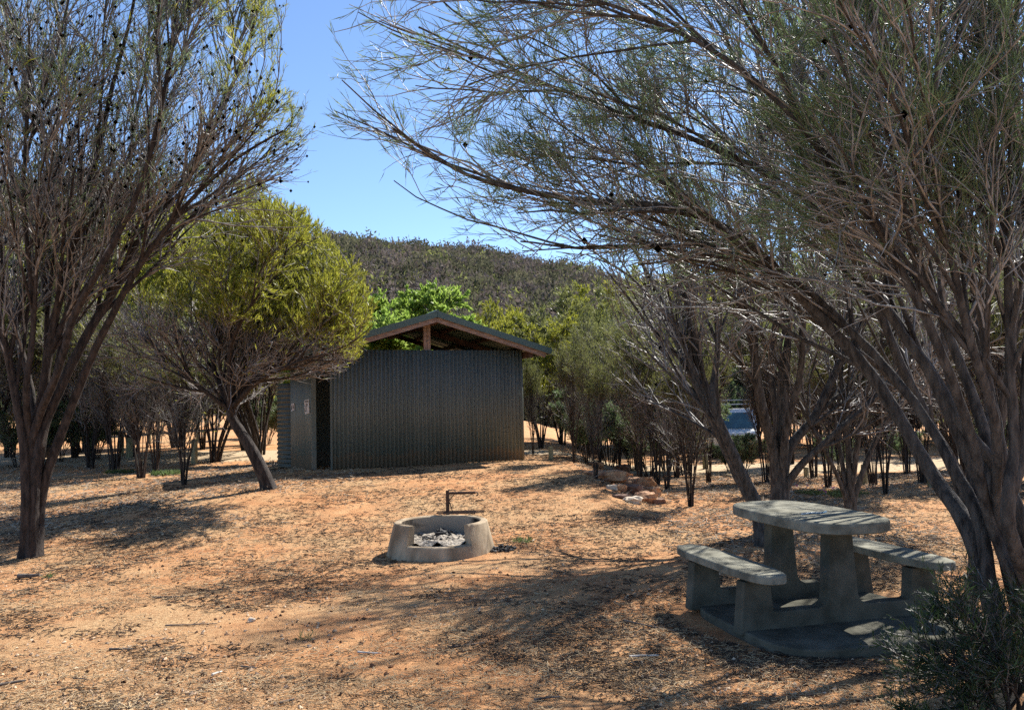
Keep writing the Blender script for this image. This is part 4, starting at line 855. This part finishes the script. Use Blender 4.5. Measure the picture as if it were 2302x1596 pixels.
def litter(name, n, L, W, seed, m, label, thr, sc):
    rng = np.random.default_rng(seed); x, y = scatter_xy(rng, n)
    k = vnoise(x * sc + 50, y * sc + 50, seed) * .6 + vnoise(x * sc * 3 + 50, y * sc * 3 + 50, seed + 1) * .4
    keep = (k > thr + rng.uniform(-.12, .12, n)) & (np.hypot(x - FP[0], y - FP[1]) > .6) & (np.hypot(x - TC[0], y - TC[1]) > 1.0)
    x, y = x[keep], y[keep]; n = len(x); z = terrain(x, y)
    a = rng.uniform(0, 2 * pi, n); D = unit(np.stack([np.cos(a), np.sin(a), rng.normal(0, .12, n)], -1)); B = np.stack([x, y, z + rng.uniform(.002, .014, n)], -1)
    s_ = (.6 + .05 * y); LL = rng.uniform(*L, n) * s_; WW = rng.uniform(*W, n) * s_
    T2 = np.stack([B, B + D * (LL / 2)[:, None] + rng.normal(size=(n, 3)) * .004, B + D * LL[:, None]], 1); R2 = np.repeat((WW / 2)[:, None], 3, 1)
    v, f = tubes(T2, R2, 3, rng)
    tag(new_obj(name, np_mesh(name, v, f, [m])), label, 'litter', kind='stuff')
litter('straw_litter', 95000, (.025, .09), (.0028, .006), 71, M['straw'], 'pale dry needle litter strewn over the red dirt', .47, .8)
litter('dark_litter', 110000, (.02, .10), (.003, .008), 72, M['litter_dark'], 'dark twig and bark litter strewn over the red dirt', .50, .9)
def zone(x, y):
    return (S((y - 10.5) / 2) * S((-2.6 - x) / 1.5) + S((y - 8.2) / 2) * S((x - 1.6) / 1.2) * (1 - S((x - 4.2) / 1.2) * (1 - S((y - 13.5) / 2))) + S((y - 16) / 2) * (np.abs(x + 1.7) > 3)) > .4
def zone_litter(name, n, seed, m, label):
    rng = np.random.default_rng(seed); x, y = scatter_xy(rng, n, 7.5, 30); k = zone(x + rng.normal(0, .5, n), y + rng.normal(0, .5, n)) & (vnoise(x * .9 + 50, y * .9 + 50, seed) > .3)
    x, y = x[k], y[k]; n = len(x); a = rng.uniform(0, 2 * pi, n); D = unit(np.stack([np.cos(a), np.sin(a), rng.normal(.1, .25, n)], -1)); B = np.stack([x, y, terrain(x, y) + .004], -1)
    LL = rng.uniform(.04, .16, n) * (.7 + y * .02); W2 = rng.uniform(.002, .005, n) * (.5 + .06 * y)
    v, f = tubes(np.stack([B, B + D * (LL / 2)[:, None], B + D * LL[:, None] - np.array([0, 0, .01])], 1), np.repeat(W2[:, None], 3, 1), 3, rng)
    tag(new_obj(name, np_mesh(name, v, f, [m])), label, 'litter', kind='stuff')
M['grey_litter'] = mat('grey_litter', (.13, .105, .08), (.46, .39, .30), 4, .9, spec=.2)
zone_litter('grey_litter', 60000, 91, M['grey_litter'], 'grey brown twig litter lying under the thickets and trees')
def pebbles(name, n, size, seed, m, label):
    rng = np.random.default_rng(seed); x, y = scatter_xy(rng, n, dmax=15); keep = (vnoise(x * .7 + 9, y * .7 + 9, seed) > .38) & (np.hypot(x - FP[0], y - FP[1]) > .62) & (np.hypot(x - TC[0], y - TC[1]) > 1.0)
    x, y = x[keep], y[keep]; n = len(x); s_ = size[0] + (size[1] - size[0]) * rng.uniform(size=n) ** 3
    z = terrain(x, y) + s_ * .15; c = np.stack([x, y, z], -1)
    ax = np.array([(1, 0, 0), (0, 1, 0), (-1, 0, 0), (0, -1, 0), (.1, 0, .7), (0, 0, -.7)]); V = c[:, None] + (ax[None] + rng.normal(size=(n, 6, 3)) * .2) * s_[:, None, None] * .5
    b6 = np.arange(n)[:, None] * 6; f = np.concatenate([b6 + np.array([q]) for q in ((4, 0, 1), (4, 1, 2), (4, 2, 3), (4, 3, 0), (5, 1, 0), (5, 2, 1), (5, 3, 2), (5, 0, 3))])
    tag(new_obj(name, np_mesh(name, V.reshape(-1, 3), f, [m], smooth=False)), label, 'gravel', kind='stuff')
pebbles('pale_gravel', 16000, (.006, .035), 81, M['stone'], 'pale orange gravel scattered over the red dirt')
pebbles('dark_gravel', 5000, (.008, .04), 82, M['stone_dark'], 'dark lumps of earth and seed cones scattered over the red dirt')
def stick(x, y, lpx, ang, w, m, label, seed, branch=0):
    g = G(x, y); d = (g - CAM) @ FWD; L = lpx / FPX * d; rng = np.random.default_rng(seed); n = 7; t = np.linspace(-.5, .5, n); a = radians(ang)
    X = g[0] + t * L * cos(a); Y = g[1] + t * L * sin(a); w_ = w / FPX * d / 2
    X = X + rng.normal(size=n) * L * .012; Y = Y + rng.normal(size=n) * L * .012
    pts = [(xx - g[0], yy - g[1], tz(xx, yy) + w_ * .9 - g[2] + .004) for xx, yy in zip(X, Y)]
    b = MB(); b.tube(pts, np.linspace(w_, w_ * .55, n), 7)
    for k in range(branch):
        q = np.array(pts[rng.integers(2, 6)]); b.tube([q, q + np.array([cos(a + .6), sin(a + .6), .25]) * L * .12, q + np.array([cos(a + .8), sin(a + .8), .4]) * L * .22], [w_ * .5, w_ * .4, w_ * .2], 5)
    tag(b.build('stick', M[m], None, tuple(g)), label, 'stick')
for a in [(22, 1540, 60, 35, 9, 'stick', 'grey stick cut by the lower left corner of the photo', 1), (488, 1516, 28, 60, 6, 'stick_pale', 'short bleached white stick near the bottom left of centre', 2),
          (560, 1503, 46, -25, 6, 'stick', 'dark stick lying right of the bleached white one', 3), (272, 1462, 54, -6, 6, 'stick', 'dark straight stick on the sunlit ground at lower left', 4),
          (182, 1528, 38, -8, 4, 'stick', 'thin curved twig low at the left bottom', 5), (645, 1580, 34, 35, 8, 'stick', 'short thick brown stick near the bottom edge', 6), (1460, 1410, 150, -48, 5, 'stick', 'long forked twig lying left of the concrete pad', 7, 3),
          (1450, 1477, 66, 0, 6, 'stick_pale', 'straight pale stick in the dappled shade below the table', 8), (430, 1406, 110, 8, 4, 'stick', 'long thin dark twig across the sunlit left ground', 9, 1),
          (65, 1300, 46, 6, 12, 'stick', 'thick grey piece of wood in front of the left tree foot', 10), (1230, 1572, 60, 12, 6, 'stick', 'brown stick in the shade near the bottom centre', 12), (1050, 1452, 90, 14, 4, 'stick', 'thin twig in the dark shade below the fire pit', 13, 1), (830, 1470, 60, -20, 5, 'stick_pale', 'pale twig at the lower edge of the big shadow', 14), (380, 1344, 70, 5, 4, 'stick', 'thin dark twig above the long one on the left ground', 15)]: stick(*a)
def stone(x, y, w, h, label, m, seed): rock(x, y, w, h, label, m, seed, .8, .2, 0, 0, None, 'stone')
for a in [(566, 1396, 15, 9, 'pale squarish stone on the bare red patch', 'rock_pale', 21), (706, 1083, 0, 0, '', '', 0)][:1]: stone(*a)
for a in [(376, 1072, 1), (355, 1378, 0)][:0]: pass
# green ground plants
M['ground_leaf'] = leafmat('ground_leaf', [(.3, (.05, .09, .03)), (.5, (.12, .18, .06)), (.7, (.22, .28, .12))], .4, 4)
M['flower'] = mat('pink_flower', (.45, .05, .30), (.62, .12, .45), 10, .6)
def patch(name, x, y, rw, rd_, n, label, cat, L=(.05, .12), W=(.012, .024), m='ground_leaf', seed=3, lean=.7, flowers=0):
    g = G(x, y); rng = np.random.default_rng(seed); a = rng.uniform(0, 2 * pi, n); r = np.sqrt(rng.uniform(size=n)); px_ = g[0] + rw * r * np.cos(a); py_ = g[1] + rd_ * r * np.sin(a)
    k = vnoise(px_ * 3 + 30, py_ * 3 + 30, seed) > .35; px_, py_ = px_[k], py_[k]; n = len(px_)
    B = np.stack([px_, py_, terrain(px_, py_)], -1) - g; D = unit(rng.normal(size=(n, 3)) * lean + np.array([0, 0, .8])); D[:, 2] = np.abs(D[:, 2])
    v, f = leaves(B + np.array([0, 0, .0]), D, rng.uniform(*L, n), rng.uniform(*W, n), rng, .3); mi = np.zeros(len(f), int)
    if flowers:
        q = rng.integers(0, n, flowers); fb = np.repeat(B[q] + D[q] * .1 + np.array([0, 0, .03]), 9, 0); fd = unit(rng.normal(size=(len(fb), 3)) + np.array([0, 0, .6]))
        v2, f2 = leaves(fb, fd, rng.uniform(.02, .035, len(fb)), rng.uniform(.008, .014, len(fb)), rng); f = np.vstack([f, f2 + len(v)]); v = np.vstack([v, v2]); mi = np.concatenate([mi, np.ones(len(f2), int)])
    o = new_obj(name, np_mesh(name, v, f, [M[m], M['flower']], mi), None, tuple(g)); return tag(o, label, cat)
patch('ground_cover_plant', 376, 1066, .38, .5, 900, 'light green leafy ground plant at the foot of the left thin stems', 'plant', (.07, .15), (.02, .035), seed=4)
patch('ground_cover_plant', 282, 1062, .5, .5, 700, 'dark leafy ground plant left of the light green one', 'plant', (.06, .12), (.015, .028), 'leaf_dark', seed=5)
patch('flowering_plant', 1860, 1112, .65, .5, 1500, 'low leafy plant with a few pink flowers behind the picnic table', 'plant', (.05, .1), (.01, .018), 'leaf_olive', seed=6, flowers=14)
patch('fleshy_plant', 1700, 1095, .25, .3, 400, 'small green plant between the trunks behind the table left end', 'plant', (.05, .1), (.012, .02), seed=7)
patch('grass_tuft', 700, 1432, .10, .07, 160, 'small green grass tuft at the left edge of the big shadow', 'grass', (.05, .12), (.003, .006), seed=8, lean=.9)
patch('grass_tuft', 1180, 1218, .14, .10, 160, 'low green weed right of the charcoal heap', 'grass', (.05, .1), (.006, .010), seed=9, lean=.9)
patch('grass_tuft', 112, 1296, .05, .05, 60, 'tiny yellow-green tuft in front of the left tree roots', 'grass', (.03, .06), (.004, .007), seed=10, lean=.9)
